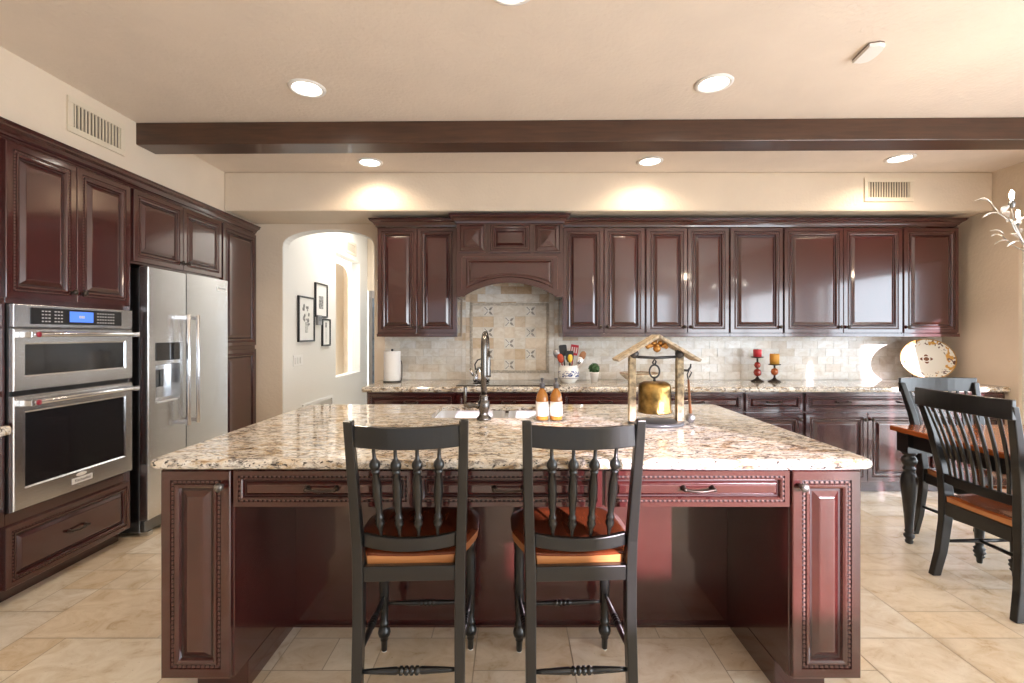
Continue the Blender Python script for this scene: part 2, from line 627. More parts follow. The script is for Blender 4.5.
# return-air grille low on the hall wall
g = thing('return_grille', 'white return air grille low on the hall wall beyond the arch', 'vent', (HX, 5.56, 0.4))
f = MB()
f.box(0.001, 0.016, -0.43, 0.43, 0.17, 0.205).box(0.001, 0.016, -0.43, 0.43, -0.2, -0.165)
f.box(0.001, 0.016, -0.43, -0.395, -0.165, 0.17).box(0.001, 0.016, 0.395, 0.43, -0.165, 0.17)
f.build('frame', M['white'], g)
f = MB()
for k in range(15):
    z = -0.155 + k * 0.0225
    f.add([(0.002, -0.395, z), (0.002, 0.395, z), (0.012, 0.395, z + 0.017), (0.012, -0.395, z + 0.017)], [(0, 1, 2, 3)])
f.build('louvre_panel', M['white'], g)


def picture(name, label, y0, y1, z0, z1, kind):
    w_, h_ = y1 - y0, z1 - z0
    t = thing(name, label, 'picture', (HX + 0.001, (y0 + y1) / 2, (z0 + z1) / 2), 0, 'framed prints on the hall wall')
    f = MB()
    b = 0.016
    f.box(0, 0.022, -w_ / 2, -w_ / 2 + b, -h_ / 2, h_ / 2).box(0, 0.022, w_ / 2 - b, w_ / 2, -h_ / 2, h_ / 2)
    f.box(0, 0.022, -w_ / 2 + b, w_ / 2 - b, -h_ / 2, -h_ / 2 + b).box(0, 0.022, -w_ / 2 + b, w_ / 2 - b, h_ / 2 - b, h_ / 2)
    f.build('frame', M['blackplastic'], t)
    MB().box(0.002, 0.010, -w_ / 2 + b, w_ / 2 - b, -h_ / 2 + b, h_ / 2 - b).build('mat_board', simple('mat_white', (0.85, 0.84, 0.81), 0.6), t)
    ink = simple('ink_grey', (0.30, 0.30, 0.29), 0.7, noise=0.9, nscale=55)
    p = MB()
    rnd = random.Random(kind)
    if kind == 1:
        for k in range(16):      # a loose sketched posy
            cx, cz, r = rnd.uniform(-0.09, 0.09), rnd.uniform(-0.06, 0.14), rnd.uniform(0.012, 0.028)
            p.prism([(cx + r * math.cos(a * PI / 4), cz + r * math.sin(a * PI / 4)) for a in range(8)], 0.0101, 0.011, 'x')
        for k in range(5):
            p.box(0.0101, 0.011, -0.03 + k * 0.015, -0.026 + k * 0.015, -0.15, -0.03)
    elif kind == 2:
        p.box(0.0101, 0.011, -0.07, 0.06, -0.10, 0.05)
    else:
        p.box(0.0101, 0.011, -0.006, 0.002, -0.12, 0.10).box(0.0101, 0.011, -0.03, 0.02, 0.06, 0.12)
    p.build('print', ink, t)
    return t


picture('framed_print', 'largest of the black framed prints beyond the arch, with a grey sketch', 5.014, 5.417, 1.286, 1.78, 1)
picture('framed_print', 'highest of the black framed prints on the hall wall', 5.444, 5.796, 1.567, 1.966, 2)
picture('framed_print', 'narrow lowest black framed print beside the small grey box', 5.644, 5.89, 1.226, 1.552, 3)
t = thing('thermostat', 'small grey wall box between the framed prints in the hall', 'thermostat', (HX + 0.001, 5.545, 1.53))
MB().box(0, 0.03, -0.06, 0.06, -0.055, 0.06).build('case', simple('grey_plastic', (0.28, 0.28, 0.29), 0.4), t, bevel=0.005)
MB().box(0.0301, 0.032, -0.035, 0.035, -0.01, 0.04).build('screen', M['steeldark'], t)
t = thing('light_switch', 'white switch plate on the hall wall below the framed prints', 'switch', (HX + 0.001, 5.03, 1.09))
MB().box(0, 0.006, -0.115, 0.115, -0.058, 0.058).build('plate', M['white'], t, bevel=0.002)
for k in range(3):
    MB().box(0.006, 0.012, -0.085 + k * 0.06, -0.05 + k * 0.06, -0.033, 0.033).build('rocker', M['white'], t, bevel=0.002)


def register(name, label, loc, rotz, w_, h_, n, face=None):
    """wall register: frame, slanted vertical fins; local front faces -y"""
    t = thing(name, label, 'vent', loc, rotz)
    f = MB()
    b = 0.035
    f.box(-w_ / 2, w_ / 2, -0.012, 0, h_ / 2 - b, h_ / 2).box(-w_ / 2, w_ / 2, -0.012, 0, -h_ / 2, -h_ / 2 + b)
    f.box(-w_ / 2, -w_ / 2 + b, -0.012, 0, -h_ / 2 + b, h_ / 2 - b).box(w_ / 2 - b, w_ / 2, -0.012, 0, -h_ / 2 + b, h_ / 2 - b)
    f.build('frame', M['vent'], t, bevel=0.003)
    MB().box(-w_ / 2 + b, w_ / 2 - b, -0.003, -0.0005, -h_ / 2 + b, h_ / 2 - b).build('slot_shadow', M['ventdark'], t)  # dark sheet behind the fins, the shade of the slots as colour
    iw = w_ - 2 * b
    for k in range(n):
        x = -iw / 2 + iw * (k + 0.5) / n
        MB().box(-iw / n * 0.17, iw / n * 0.17, -0.0105, -0.0035, -h_ / 2 + b, h_ / 2 - b).build('fin', M['vent'], t, loc=(x, 0, 0))
    return t


register('air_vent', 'slotted air vent on the left wall above the oven cabinet', (FUR_X + 0.0005, 2.90, 2.63), 90, 0.40, 0.205, 14)
register('air_vent', 'slotted air vent on the soffit above the right upper cabinets', (3.31, SOF_Y - 0.0005, 2.637), 0, 0.43, 0.205, 16)
t = register('air_vent', 'small square vent high on the hall wall beyond the arch', (HX + 0.0005, 6.68, 2.58), 90, 0.42, 0.18, 8)

# ------------------------------------------------------------------ beam
bm_ = MB()
bm_.box(-2.62, 4.20, -0.09, 0.09, 2.648, CH)
b = tag(bm_.build('ceiling_beam', M['beam'], bevel=0.006, loc=(0, 3.258, 0)), 'long dark brown wooden beam across the ceiling', 'beam')
b.rotation_euler = (0, 0, R(-0.80))

# ------------------------------------------------------------------ recessed lights
rl = None
spots = [(-1.188, 2.753, 'recessed light in front of the beam, above the left stool'),
         (1.148, 2.70, 'recessed light in front of the beam, above the bell stand'),
         (0.0, 1.955, 'recessed light cut off by the top edge, nearest the camera'),
         (-1.178, 3.94, 'leftmost recessed light behind the beam, near the arch'),
         (1.138, 3.915, 'middle recessed light behind the beam, beside the soffit'),
         (3.144, 3.85, 'rightmost recessed light behind the beam, beside the soffit vent')]
for x, y, lab in spots:
    if rl is None:
        rl = thing('recessed_light', lab, 'ceiling light', (x, y, CH), 0, 'recessed ceiling lights')
        MB().lathe([(0.078, -0.0005), (0.078, -0.006), (0.088, -0.012), (0.103, -0.006), (0.105, -0.0005)], 32).build('trim_ring', M['white'], rl)
        MB().lathe([(0.0, -0.004), (0.077, -0.004), (0.077, -0.001), (0.0, -0.001)], 32).build('lens', M['lamp'], rl)
    else:
        dup(rl, (x, y, CH), label=lab)
    light('recessed_lamp', 'SPOT', (x, y, CH - 0.03), LAMP_W if y > 3.5 else LAMP_W * 1.7, WARM, (0, 0, 0), spot_size=R(155), spot_blend=0.6, shadow_soft_size=0.06)
# two unseen lamps without fixtures, extra light over the room behind the camera
for x, y in ((-1.2, -0.6), (1.2, -0.6)):
    light('recessed_lamp', 'SPOT', (x, y, CH - 0.03), LAMP_W, WARM, (0, 0, 0), spot_size=R(155), spot_blend=0.6, shadow_soft_size=0.06)

# ceiling sensor
pts = [(-0.042, -0.075), (0.0, -0.083)] + [(0.0 + 0.045 * math.cos(a) ** 0.6, 0.08 * math.sin(a)) for a in [R(-70 + 14 * k) for k in range(11)]] + [(0.0, 0.083), (-0.042, 0.075)]
cs = thing('ceiling_sensor', 'small white sensor on the ceiling in front of the beam', 'sensor', (1.80, 2.39, CH), -8)
MB().prism(pts, -0.006, -0.0005, 'z').build('base_plate', simple('sensor_base', (0.16, 0.11, 0.08), 0.6), cs)
MB().loops([[(p[0] * s, p[1] * s, z) for p in pts] for s, z in ((1.0, -0.0065), (1.0, -0.014), (0.93, -0.022))]).build('cover', M['white'], cs)

# ------------------------------------------------------------------ cabinet pieces


def rect_loop(x0, x1, z0, z1, d, y):
    return [(x0 + d, y, z0 + d), (x1 - d, y, z0 + d), (x1 - d, y, z1 - d), (x0 + d, y, z1 - d)]


def bead_row(mb, x0, x1, z0, z1, d, y, step=0.0165, ln=0.010, th=0.0065):
    """notched bead around a rectangle inset by d"""
    X0, X1, Z0, Z1 = x0 + d, x1 - d, z0 + d, z1 - d
    n = max(2, int((X1 - X0) / step))
    for k in range(n):
        c = X0 + (X1 - X0) * (k + 0.5) / n
        for z in (Z0, Z1):
            mb.box(c - ln / 2, c + ln / 2, y - 0.005, y, z - th / 2, z + th / 2, mat=1)
    n = max(2, int((Z1 - Z0) / step))
    for k in range(n):
        c = Z0 + (Z1 - Z0) * (k + 0.5) / n
        for x in (X0, X1):
            mb.box(x - th / 2, x + th / 2, y - 0.005, y, c - ln / 2, c + ln / 2, mat=1)


def front_mesh(w_, h_, k=1.0):
    """raised-panel door or drawer front, local x 0..w, z 0..h, back at y=0, front at y=-0.022"""
    mb = MB()
    t = 0.020
    prof = [(0, 0), (0, t - 0.003), (0.003, t), (0.034, t), (0.036, t - 0.005), (0.0475, t - 0.005), (0.050, t + 0.001), (0.057, t + 0.001),
            (0.064, t - 0.003), (0.069, t - 0.012), (0.076, t - 0.012), (0.096, t - 0.001), (0.100, t)]
    mx = 0.5 * min(w_, h_) - 0.012
    if 0.100 * k > mx:
        k = mx / 0.100
    ls = [rect_loop(0, w_, 0, h_, d * k, -y) for d, y in prof]
    vs = [p for l in ls for p in l]
    n = 4
    for a in range(len(ls) - 1):
        dark = prof[a][1] <= t - 0.004 and prof[a][0] > 0.02 and prof[a + 1][1] == prof[a][1]
        q = [ls[a], ls[a + 1]]
        mb.add(q[0] + q[1], [(i, (i + 1) % n, 4 + (i + 1) % n, 4 + i) for i in range(4)], mat=2 if dark else 0)
    mb.add(ls[-1], [(0, 1, 2, 3)])
    mb.add(ls[0], [(3, 2, 1, 0)])
    bead_row(mb, 0, w_, 0, h_, 0.042 * k, -(t - 0.005), ln=0.010 * max(k, 0.7), th=0.0065 * max(k, 0.7))
    return mb


WOODS = [M['wood'], M['bead'], M['groove']]


def knob(parent, x, z, y=-0.021, mat=None):
    m = T(x, y, z) @ RX(90)
    return MB().lathe([(0.009, 0), (0.0075, 0.004), (0.0055, 0.010), (0.008, 0.014), (0.0155, 0.018), (0.0165, 0.022), (0.013, 0.028), (0.006, 0.031), (0, 0.0315)], 14, m
                      ).build('knob', mat or M['bronze'], parent)


def pull(parent, x, z, y=-0.021, ln=0.105, mat=None):
    """cabinet pull: two feet, arched twisted bar"""
    mb = MB()
    for s in (-1, 1):
        mb.lathe([(0.011, 0), (0.008, 0.005), (0.006, 0.013), (0.0085, 0.02), (0.007, 0.026), (0.0, 0.028)], 10, T(x + s * ln / 2, y, z) @ RX(90))
    n = 22
    pts = [(x - ln / 2 + ln * i / n, y - 0.021 - 0.006 * math.sin(PI * i / n), z - 0.005 * math.sin(PI * i / n)) for i in range(n + 1)]
    mb.tube(pts, [0.0042 + 0.0015 * (i % 2) for i in range(n + 1)], 8)
    return mb.build('handle', mat or M['bronze'], parent)


def door(parent, x0, x1, z0, z1, kn=None, k=1.0, name='door', kmat=None):
    o = front_mesh(x1 - x0, z1 - z0, k).build(name, WOODS, parent, loc=(x0, 0, z0))
    if kn:
        side, vert = kn
        kx = 0.030 if side == 'l' else (x1 - x0) - 0.030
        kz = 0.055 if vert == 'b' else (z1 - z0) - 0.055
        knob(o, kx, kz, mat=kmat)
    return o


def drawer(parent, x0, x1, z0, z1, pulls=(0.5,), k=0.62, mat=None):
    o = front_mesh(x1 - x0, z1 - z0, k).build('drawer', WOODS, parent, loc=(x0, 0, z0))
    for p in pulls:
        pull(o, (x1 - x0) * p, (z1 - z0) / 2 + 0.004, mat=mat)
    return o


def crown_profile(s=1.0):
    # (outward, height) from the cabinet face: classical crown
    return [(0, 0), (0.008, 0), (0.010, 0.012), (0.018, 0.016), (0.022, 0.026), (0.034, 0.040), (0.050, 0.050), (0.056, 0.056), (0.056, 0.066), (0.062, 0.068), (0.062, 0.075), (0, 0.075)]


def crown_path(name, path, mat, parent=None, h=1.0, d=1.0):
    """mitred crown along a plan path; outward is to the right-hand side of travel"""
    prof = crown_profile()
    pts = [Vector((p[0], p[1], 0)) for p in path]
    z = path[0][2]
    ls = []
    n = len(pts)
    for i in range(n):
        d0 = (pts[i] - pts[i - 1]).normalized() if i > 0 else None
        d1 = (pts[i + 1] - pts[i]).normalized() if i < n - 1 else None
        def nrm(v): return Vector((v.y, -v.x, 0))
        if d0 is None:
            m = nrm(d1)
        elif d1 is None:
            m = nrm(d0)
        else:
            m = nrm(d0) + nrm(d1)
            m = m / max(0.2, m.dot(nrm(d0)))
        ls.append([pts[i] + m * (o * d) + Vector((0, 0, z + hh * h)) for o, hh in prof])
    return MB().loops(ls).build(name, mat, parent)


# ------------------------------------------------------------------ left wall run
# local frame of these things: rotated 90 degrees, local x runs away from the camera, front faces +x
LFX = -2.51
DEP = 0.70


def left(name, label, cat, y0, group=None):
    return thing(name, label, cat, (LFX - 0.02, y0, 0), 90, group)


# tall oven cabinet  y 2.335 .. 3.145
W = 0.81
c = left('oven_cabinet', 'tall dark cherry cabinet built around the double wall oven', 'cabinet', 2.335)
mb = MB()
mb.box(0, 0.034, 0, DEP, 0.09, 2.345).box(W - 0.028, W, 0, DEP, 0.09, 2.345)
mb.box(0.034, W - 0.028, 0, DEP, 0.09, 0.470).box(0.034, W - 0.028, 0, DEP, 1.525, 2.345)
mb.box(0.034, W - 0.028, DEP - 0.03, DEP, 0.47, 1.525)
mb.box(0.0, W, 0.075, DEP, 0.001, 0.09)
mb.build('body', M['wood'], c, bevel=0.002)
door(c, 0.022, 0.404, 1.552, 2.338, ('r', 'b'))
door(c, 0.408, 0.79, 1.552, 2.338, ('l', 'b'))
drawer(c, 0.022, 0.79, 0.095, 0.405, k=0.8)

# fridge surround: cabinet above  y 3.147 .. 4.115
c = left('overhead_cabinet', 'short dark cherry cabinet above the refrigerator', 'cabinet', 3.147)
W = 0.968
MB().box(0, W, 0, DEP, 1.84, 2.345).build('body', M['wood'], c, bevel=0.002)
door(c, 0.008, 0.480, 1.855, 2.338, ('r', 'b'))
door(c, 0.486, 0.960, 1.855, 2.338, ('l', 'b'))

# pantry  y 4.117 .. 4.676
c = left('pantry_cabinet', 'tall dark cherry pantry cabinet between refrigerator and back wall', 'cabinet', 4.117)
W = 0.559
MB().box(0, W, 0, DEP, 0.09, 2.345).box(0, W, 0.075, DEP, 0.001, 0.09).build('body', M['wood'], c, bevel=0.002)
door(c, 0.012, 0.545, 1.26, 2.338)
door(c, 0.012, 0.545, 0.105, 1.225)
struct(crown_path('trim_1', [(LFX - 0.025, 1.0, 2.347), (LFX - 0.025, 4.677, 2.347)], M['wood'], d=1.0))

# base cabinet nearest the camera and its worktop
c = left('base_cabinet', 'dark base cabinet at the left edge, nearer than the oven', 'cabinet', 1.63)
W = 0.70
MB().box(0, W, 0, DEP, 0.09, 0.872).box(0, W, 0.075, DEP, 0.001, 0.09).build('body', M['wood'], c, bevel=0.002)
drawer(c, 0.01, W - 0.01, 0.70, 0.86)
door(c, 0.01, 0.348, 0.10, 0.69, ('r', 't'))
door(c, 0.352, W - 0.01, 0.10, 0.69, ('l', 't'))
c = left('upper_cabinet', 'dark upper cabinet at the left edge, above the near worktop', 'cabinet', 1.63)
MB().box(0, W, 0.33, DEP, 1.40, 2.345).build('body', M['wood'], c, bevel=0.002)
o = door(c, 0.01, 0.348, 1.42, 2.338, ('r', 'b'))
o.location.y = 0.33
o = door(c, 0.352, W - 0.01, 1.42, 2.338, ('l', 'b'))
o.location.y = 0.33


def bull(x, y, r, n=7):
    return [(x - r + r * math.cos(a), y) for a in []]


def worktop_profile(d0, d1, z0, z1):
    """section (depth, height) of a slab whose front edge d0 is rounded"""
    r = (z1 - z0) / 2
    zc = (z0 + z1) / 2
    arc = [(d0 + r * 0.6 - r * 0.6 * math.sin(PI * i / 10), zc - r * math.cos(PI * i / 10)) for i in range(11)]
    return arc + [(d1, z1), (d1, z0)]


p = worktop_profile(2.455, XL * -1 - 0.0, 0.875, 0.92)
o = MB().prism([(-a, z) for a, z in p], 0, 0.72, 'y').build('worktop', M['granite'], loc=(0, 1.61, 0))
tag(o, 'speckled granite worktop end at the left edge beside the oven', 'countertop')

# ------------------------------------------------------------------ text on appliances


def text_mesh(name, body, size, mat, parent, matrix, depth=0.0006):
    cu = bpy.data.curves.new(name, 'FONT')
    cu.body = body
    cu.size = size
    cu.extrude = depth
    cu.align_x = 'CENTER'
    cu.align_y = 'CENTER'
    tmp = bpy.data.objects.new(name + '_curve', cu)
    COL.objects.link(tmp)
    dg = bpy.context.evaluated_depsgraph_get()
    me = bpy.data.meshes.new_from_object(tmp.evaluated_get(dg))
    bpy.data.objects.remove(tmp)
    me.materials.clear()
    me.materials.append(mat)
    me.transform(matrix)
    o = bpy.data.objects.new(name, me)
    COL.objects.link(o)
    o.parent = parent
    return o


# ------------------------------------------------------------------ wall oven  (local x 0..0.745)
ov = thing('wall_oven', 'stainless double wall oven with blue display and black windows', 'oven', (-2.51, 2.373, 0), 90)
W = 0.745
MB().box(0.001, W - 0.004, 0.004, 0.55, 0.472, 1.522).build('cavity_box', M['steeldark'], ov)
cp = MB().box(0, W, -0.018, 0.0035, 1.405, 1.522).build('control_panel', M['steel'], ov, bevel=0.003)
MB().box(0.085, 0.655, -0.021, -0.0185, 1.422, 1.508).build('touch_glass', M['blackplastic'], cp)
MB().box(0.300, 0.450, -0.0225, -0.0212, 1.437, 1.497).build('display', M['display'], cp)
MB().box(0.358, 0.371, -0.0232, -0.0226, 1.460, 1.474).box(0.3745, 0.392, -0.0232, -0.0226, 1.460, 1.474).build('readout', M['key'], cp)
for gx, nx in ((0.165, 3), (0.235, 3), (0.50, 4), (0.575, 3)):
    for i in range(nx):
        for j in range(4):
            MB().box(-0.0055, 0.0055, 0, 0.0008, -0.003, 0.003).build('key', M['key'], cp, loc=(gx + (i - 1) * 0.018, -0.022, 1.437 + j * 0.018))


def oven_door(name, z0, z1, wz0, wz1, hz, wx0=0.055, wx1=0.690):
    t = -0.020
    mb = MB()
    prof = [(0, W, z0, z1, 0.0035), (0, W, z0, z1, t + 0.004), (0.004, W - 0.004, z0 + 0.004, z1 - 0.004, t),
            (wx0, wx1, wz0, wz1, t), (wx0 + 0.008, wx1 - 0.008, wz0 + 0.008, wz1 - 0.008, t + 0.006)]
    ls = [[(a, y, c_), (b_, y, c_), (b_, y, d_), (a, y, d_)] for a, b_, c_, d_, y in prof]
    mb.loops(ls, closed_end=False)
    d_ = mb.build(name, M['steel'], ov)
    MB().box(wx0 + 0.006, wx1 - 0.006, t + 0.006, t + 0.012, wz0 + 0.006, wz1 - 0.006).build('window', M['ovenglass'], d_)
    hb = MB()
    hb.tube([(0.045, -0.072, hz), (W - 0.02, -0.072, hz)], 0.0135, 14)
    for x in (0.04, W - 0.03):
        hb.box(x - 0.012, x + 0.012, -0.082, t, hz - 0.017, hz + 0.014)
    hb.build('handle', M['steelbright'], d_, bevel=0.002)
    MB().lathe([(0.0, 0), (0.0145, 0), (0.0145, 0.002), (0, 0.002)], 18, T(0.062, -0.0855, hz) @ RX(90)).build('medallion', M['red'], d_)
    return d_


mw = oven_door('microwave_door', 1.082, 1.397, 1.150, 1.325, 1.368)
od = oven_door('oven_door', 0.478, 1.055, 0.580, 0.975, 1.020)
bd = MB().box(0.315, 0.445, -0.0225, -0.0201, 0.516, 0.548).build('badge', simple('badge_silver', (0.80, 0.80, 0.80), 0.35), od)
text_mesh('badge_lettering', 'KitchenAid', 0.022, M['steeldark'], od, T(0.38, -0.0229, 0.532) @ RX(90))
MB().lathe([(0, 0), (1, 0), (1, 0.0015), (0, 0.0015)], 24, T(0.375, -0.0201, 0.563) @ RX(90) @ Matrix.Diagonal((0.034, 0.011, 1, 1))).build('oval_emblem', M['white'], od)
MB().box(0.01, W - 0.02, -0.004, 0.003, 1.057, 1.080).build('vent_slot', M['blackplastic'], ov)
# dark lit racks seen through the window are part of the glass reflections

# ------------------------------------------------------------------ refrigerator (local x 0..0.905)
fr = thing('refrigerator', 'stainless side by side refrigerator with ice and water dispenser', 'refrigerator', (-2.505, 3.19, 0), 90)
W = 0.905
MB().box(0.004, W - 0.006, 0.0, 0.66, 0.03, 1.815).build('body', M['steeldark'], fr, bevel=0.004)


def fridge_door(name, x0, x1, hole=None):
    z0, z1 = 0.115, 1.825
    mb = MB()
    n = 8
    if hole is None:
        ls = []
        sec = [(x0, -0.001)] + [(x0 + 0.006 + (x1 - x0 - 0.012) * i / n, -0.058 - 0.007 * math.sin(PI * i / n)) for i in range(n + 1)] + [(x1, -0.001)]
        mb.prism(sec, z0, z1, 'z')
    else:
        hx0, hx1, hz0, hz1 = hole
        y = -0.062
        L = lambda a, b_, c_, d_, yy: [(a, yy, c_), (b_, yy, c_), (b_, yy, d_), (a, yy, d_)]
        mb.loops([L(x0, x1, z0, z1, -0.001), L(x0, x1, z0, z1, y + 0.006), L(x0 + 0.005, x1 - 0.005, z0 + 0.005, z1 - 0.005, y),
                  L(hx0, hx1, hz0, hz1, y), L(hx0 + 0.012, hx1 - 0.012, hz0 + 0.03, hz1 - 0.01, -0.004)], closed_start=False)
    return mb.build(name, M['steel'], fr)


fd = fridge_door('freezer_door', 0.002, 0.372, (0.065, 0.305, 0.89, 1.16))
rd = fridge_door('fridge_door', 0.377, 0.903)
MB().box(0.068, 0.302, -0.066, -0.0622, 1.185, 1.31).build('dispenser_controls', M['ovenglass'], fd)
MB().box(0.085, 0.285, -0.060, -0.006, 0.893, 0.902).build('drip_tray', simple('tray_grey', (0.65, 0.66, 0.67), 0.3), fd)
MB().box(0.105, 0.135, -0.035, -0.008, 1.00, 1.12).box(0.15, 0.18, -0.035, -0.008, 1.00, 1.12).build('paddle', M['steeldark'], fd, bevel=0.003)


def fridge_handle(par, x):
    hb = MB()
    hb.tube([(x, -0.128, 0.70), (x, -0.128, 1.515)], 0.0135, 14)
    for z in (0.725, 1.49):
        hb.box(x - 0.012, x + 0.012, -0.136, -0.058, z - 0.014, z + 0.014)
    hb.build('handle', M['steelbright'], par, bevel=0.002)


fridge_handle(fd, 0.305)
fridge_handle(rd, 0.408)
MB().box(0.74, 0.86, -0.0675, -0.0610, 1.735, 1.765).build('badge', simple('badge_silver', (0.85, 0.85, 0.85), 0.35), rd)
text_mesh('badge_lettering', 'KitchenAid', 0.022, M['steeldark'], rd, T(0.80, -0.0682, 1.75) @ RX(90))
MB().box(0.01, W - 0.01, -0.03, -0.001, 0.03, 0.105).build('base_grille', M['steeldark'], fr, bevel=0.004)
for x in (0.03, W - 0.07):
    MB().box(x, x + 0.04, -0.04, 0.02, 0.001, 0.03).build('foot', M['steel'], fr)

# ------------------------------------------------------------------ back wall: base cabinets and counter
BFY = 4.08        # face of the base cabinets' bodies
BB = [-1.248, -0.479, 0.419, 1.18, 1.987, 2.50, 3.585, 4.228]
UNITS = [('base cabinet under the paper towel, left end of the back counter', 'base'),
         ('wide base cabinet under the black cooktop', 'base'),
         ('base cabinet below the utensil crock, behind the soap bottles', 'base'),
         ('base cabinet behind the bell stand on the back run', 'base'),
         ('narrow base cabinet with one short drawer, below the candle holders', 'base'),
         ('wide base cabinet with two pulls on one drawer, beside the dining table', 'base'),
         ('base cabinet at the right end of the back run, under the oval platter', 'base')]
for i, (lab, _) in enumerate(UNITS):
    x0, x1 = BB[i], BB[i + 1] - 0.002
    w_ = x1 - x0
    c = thing('base_cabinet', 'dark cherry ' + lab, 'cabinet', (x0, BFY, 0), 0, 'base cabinets along the back wall')
    MB().box(0, w_, 0, 0.588, 0.10, 0.872).box(0, w_, 0.05, 0.588, 0.001, 0.10).build('body', M['wood'], c, bevel=0.002)
    drawer(c, 0.012, w_ - 0.012, 0.705, 0.862, (0.30, 0.80) if i == 5 else (0.5,))
    if i in (4,):
        door(c, 0.012, w_ - 0.012, 0.11, 0.695, ('r', 't'))
    else:
        door(c, 0.012, w_ / 2 - 0.002, 0.11, 0.695, ('r', 't'))
        door(c, w_ / 2 + 0.002, w_ - 0.012, 0.11, 0.695, ('l', 't'))
p = worktop_profile(4.03, 4.669, 0.874, 0.92)
o = MB().prism(p, -1.275, 4.231, 'x').build('worktop', M['granite'])
tag(o, 'long granite worktop along the back wall', 'countertop')

# backsplash
rnd = random.Random(5)
SPC = [(0.82, 0.79, 0.73), (0.79, 0.75, 0.68), (0.85, 0.83, 0.78), (0.74, 0.68, 0.59), (0.80, 0.77, 0.70), (0.83, 0.81, 0.77)]
bs = thing('backsplash', 'cream travertine subway tile backsplash behind the back counter', 'backsplash', (0, YB, 0.92))
mb = MB()
IX0, IX1, IZ0, IZ1 = -0.413, 0.364, 0.067, 0.755
tw, th = 0.152, 0.0765


def clip_tile(mb, a, b_, c_, d_, col):
    g = 0.0012
    a, b_, c_, d_ = a + g, b_ - g, c_ + g, d_ - g
    if b_ - a < 0.006 or d_ - c_ < 0.006:
        return
    mb.box(a, b_, -0.0095, -0.003, c_, d_, col=col)


def tiles(mb, X0, X1, Z0, Z1):
    r = 0
    z = 0.001
    while z < Z1:
        off = (r % 2) * tw / 2
        k = math.floor((X0 + 1.25 - off) / tw) - 1
        while True:
            a = -1.25 + off + k * tw
            if a >= X1:
                break
            b_ = a + tw
            c_, d_ = max(z, Z0), min(z + th, Z1)
            aa, bb = max(a, X0), min(b_, X1)
            if bb > aa and d_ > c_:
                q = rnd.choice(SPC + ([(0.68, 0.53, 0.37), (0.74, 0.62, 0.47), (0.64, 0.50, 0.36)] if -0.6 < a < 0.6 and z > 0.30 else []))
                s = rnd.uniform(0.93, 1.06)
                clip_tile(mb, aa, bb, c_, d_, tuple(min(0.9, v * s) for v in q))
            k += 1
        z += th
        r += 1


tiles(mb, -1.25, -0.493, 0, 0.42)
tiles(mb, 0.456, 4.232, 0, 0.42)
tiles(mb, -0.455, IX0, 0, 0.95)
tiles(mb, IX1, 0.415, 0, 0.95)
tiles(mb, IX0, IX1, 0, IZ0)
tiles(mb, IX0, IX1, IZ1, 0.95)
tiles(mb, -0.493, -0.455, 0, 0.775)
tiles(mb, 0.415, 0.456, 0, 0.775)
mb.box(-1.25, 4.232, -0.004, -0.0005, 0.0, 0.42, mat=1, col=(0.5, 0.5, 0.5))
mb.box(-0.455, 0.415, -0.004, -0.0005, 0.42, 0.95, mat=1, col=(0.5, 0.5, 0.5))
mb.build('subway_tiles', [M['splash'], M['splashgrout']], bs)
# mosaic inset
mb = MB()
nx, nz = 7, 6
bx = 0.026
cw, chh = (IX1 - IX0 - 2 * bx) / nx, (IZ1 - IZ0 - 2 * bx) / nz
DECO = {(1, 0), (5, 0), (3, 1), (1, 2), (5, 2), (3, 3), (1, 4), (5, 4), (3, 5)}
INC = [(0.74, 0.63, 0.49), (0.78, 0.70, 0.58), (0.66, 0.52, 0.36), (0.80, 0.74, 0.64), (0.72, 0.60, 0.45), (0.76, 0.71, 0.62)]
for i in range(nx):
    for j in range(nz):
        a, c_ = IX0 + bx + i * cw, IZ1 - bx - (j + 1) * chh
        if (i, j) in DECO:
            continue
        mb.box(a + 0.001, a + cw - 0.001, -0.0105, -0.003, c_ + 0.001, c_ + chh - 0.001, col=rnd.choice(INC))
mb.box(IX0, IX1, -0.0046, -0.0041, IZ0, IZ1, mat=1, col=(0.5, 0.5, 0.5))
mb.build('mosaic_panel', [M['splash'], M['splashgrout']], bs)
for (i, j) in sorted(DECO):
    a, c_ = IX0 + bx + i * cw + cw / 2, IZ1 - bx - (j + 1) * chh + chh / 2
    mb = MB()
    mb.box(-cw / 2 + 0.001, cw / 2 - 0.001, -0.0105, -0.005, -chh / 2 + 0.001, chh / 2 - 0.001)
    for s in (-1, 1):
        m = T(0, -0.0105, 0) @ RY(45 * s)
        mb.box(-0.055, 0.055, -0.003, 0, -0.004, 0.004, M=m, mat=1)
        for q in (-0.028, 0.028):
            mb.box(q - 0.014, q + 0.014, -0.0025, 0, -0.010, 0.010, M=m @ RY(0), mat=1 if q > 0 else 2)
    mb.lathe([(0.012, 0), (0.010, 0.004), (0, 0.004)], 8, T(0, -0.0105, 0) @ RX(90), mat=2)
    mb.build('relief_tile', [simple('relief_base', (0.70, 0.66, 0.58), 0.3), M['deco'], simple('relief_pale', (0.80, 0.78, 0.73), 0.3)] if (i, j) == (1, 0) else RELIEF, bs, loc=(a, 0, c_))
    if (i, j) == (1, 0):
        RELIEF = [m_ for m_ in bs.children[-1].data.materials] if bs.children else None
        RELIEF = [bpy.data.materials['relief_base'], M['deco'], bpy.data.materials['relief_pale']]
# rope border: slanted strands
mb = MB()


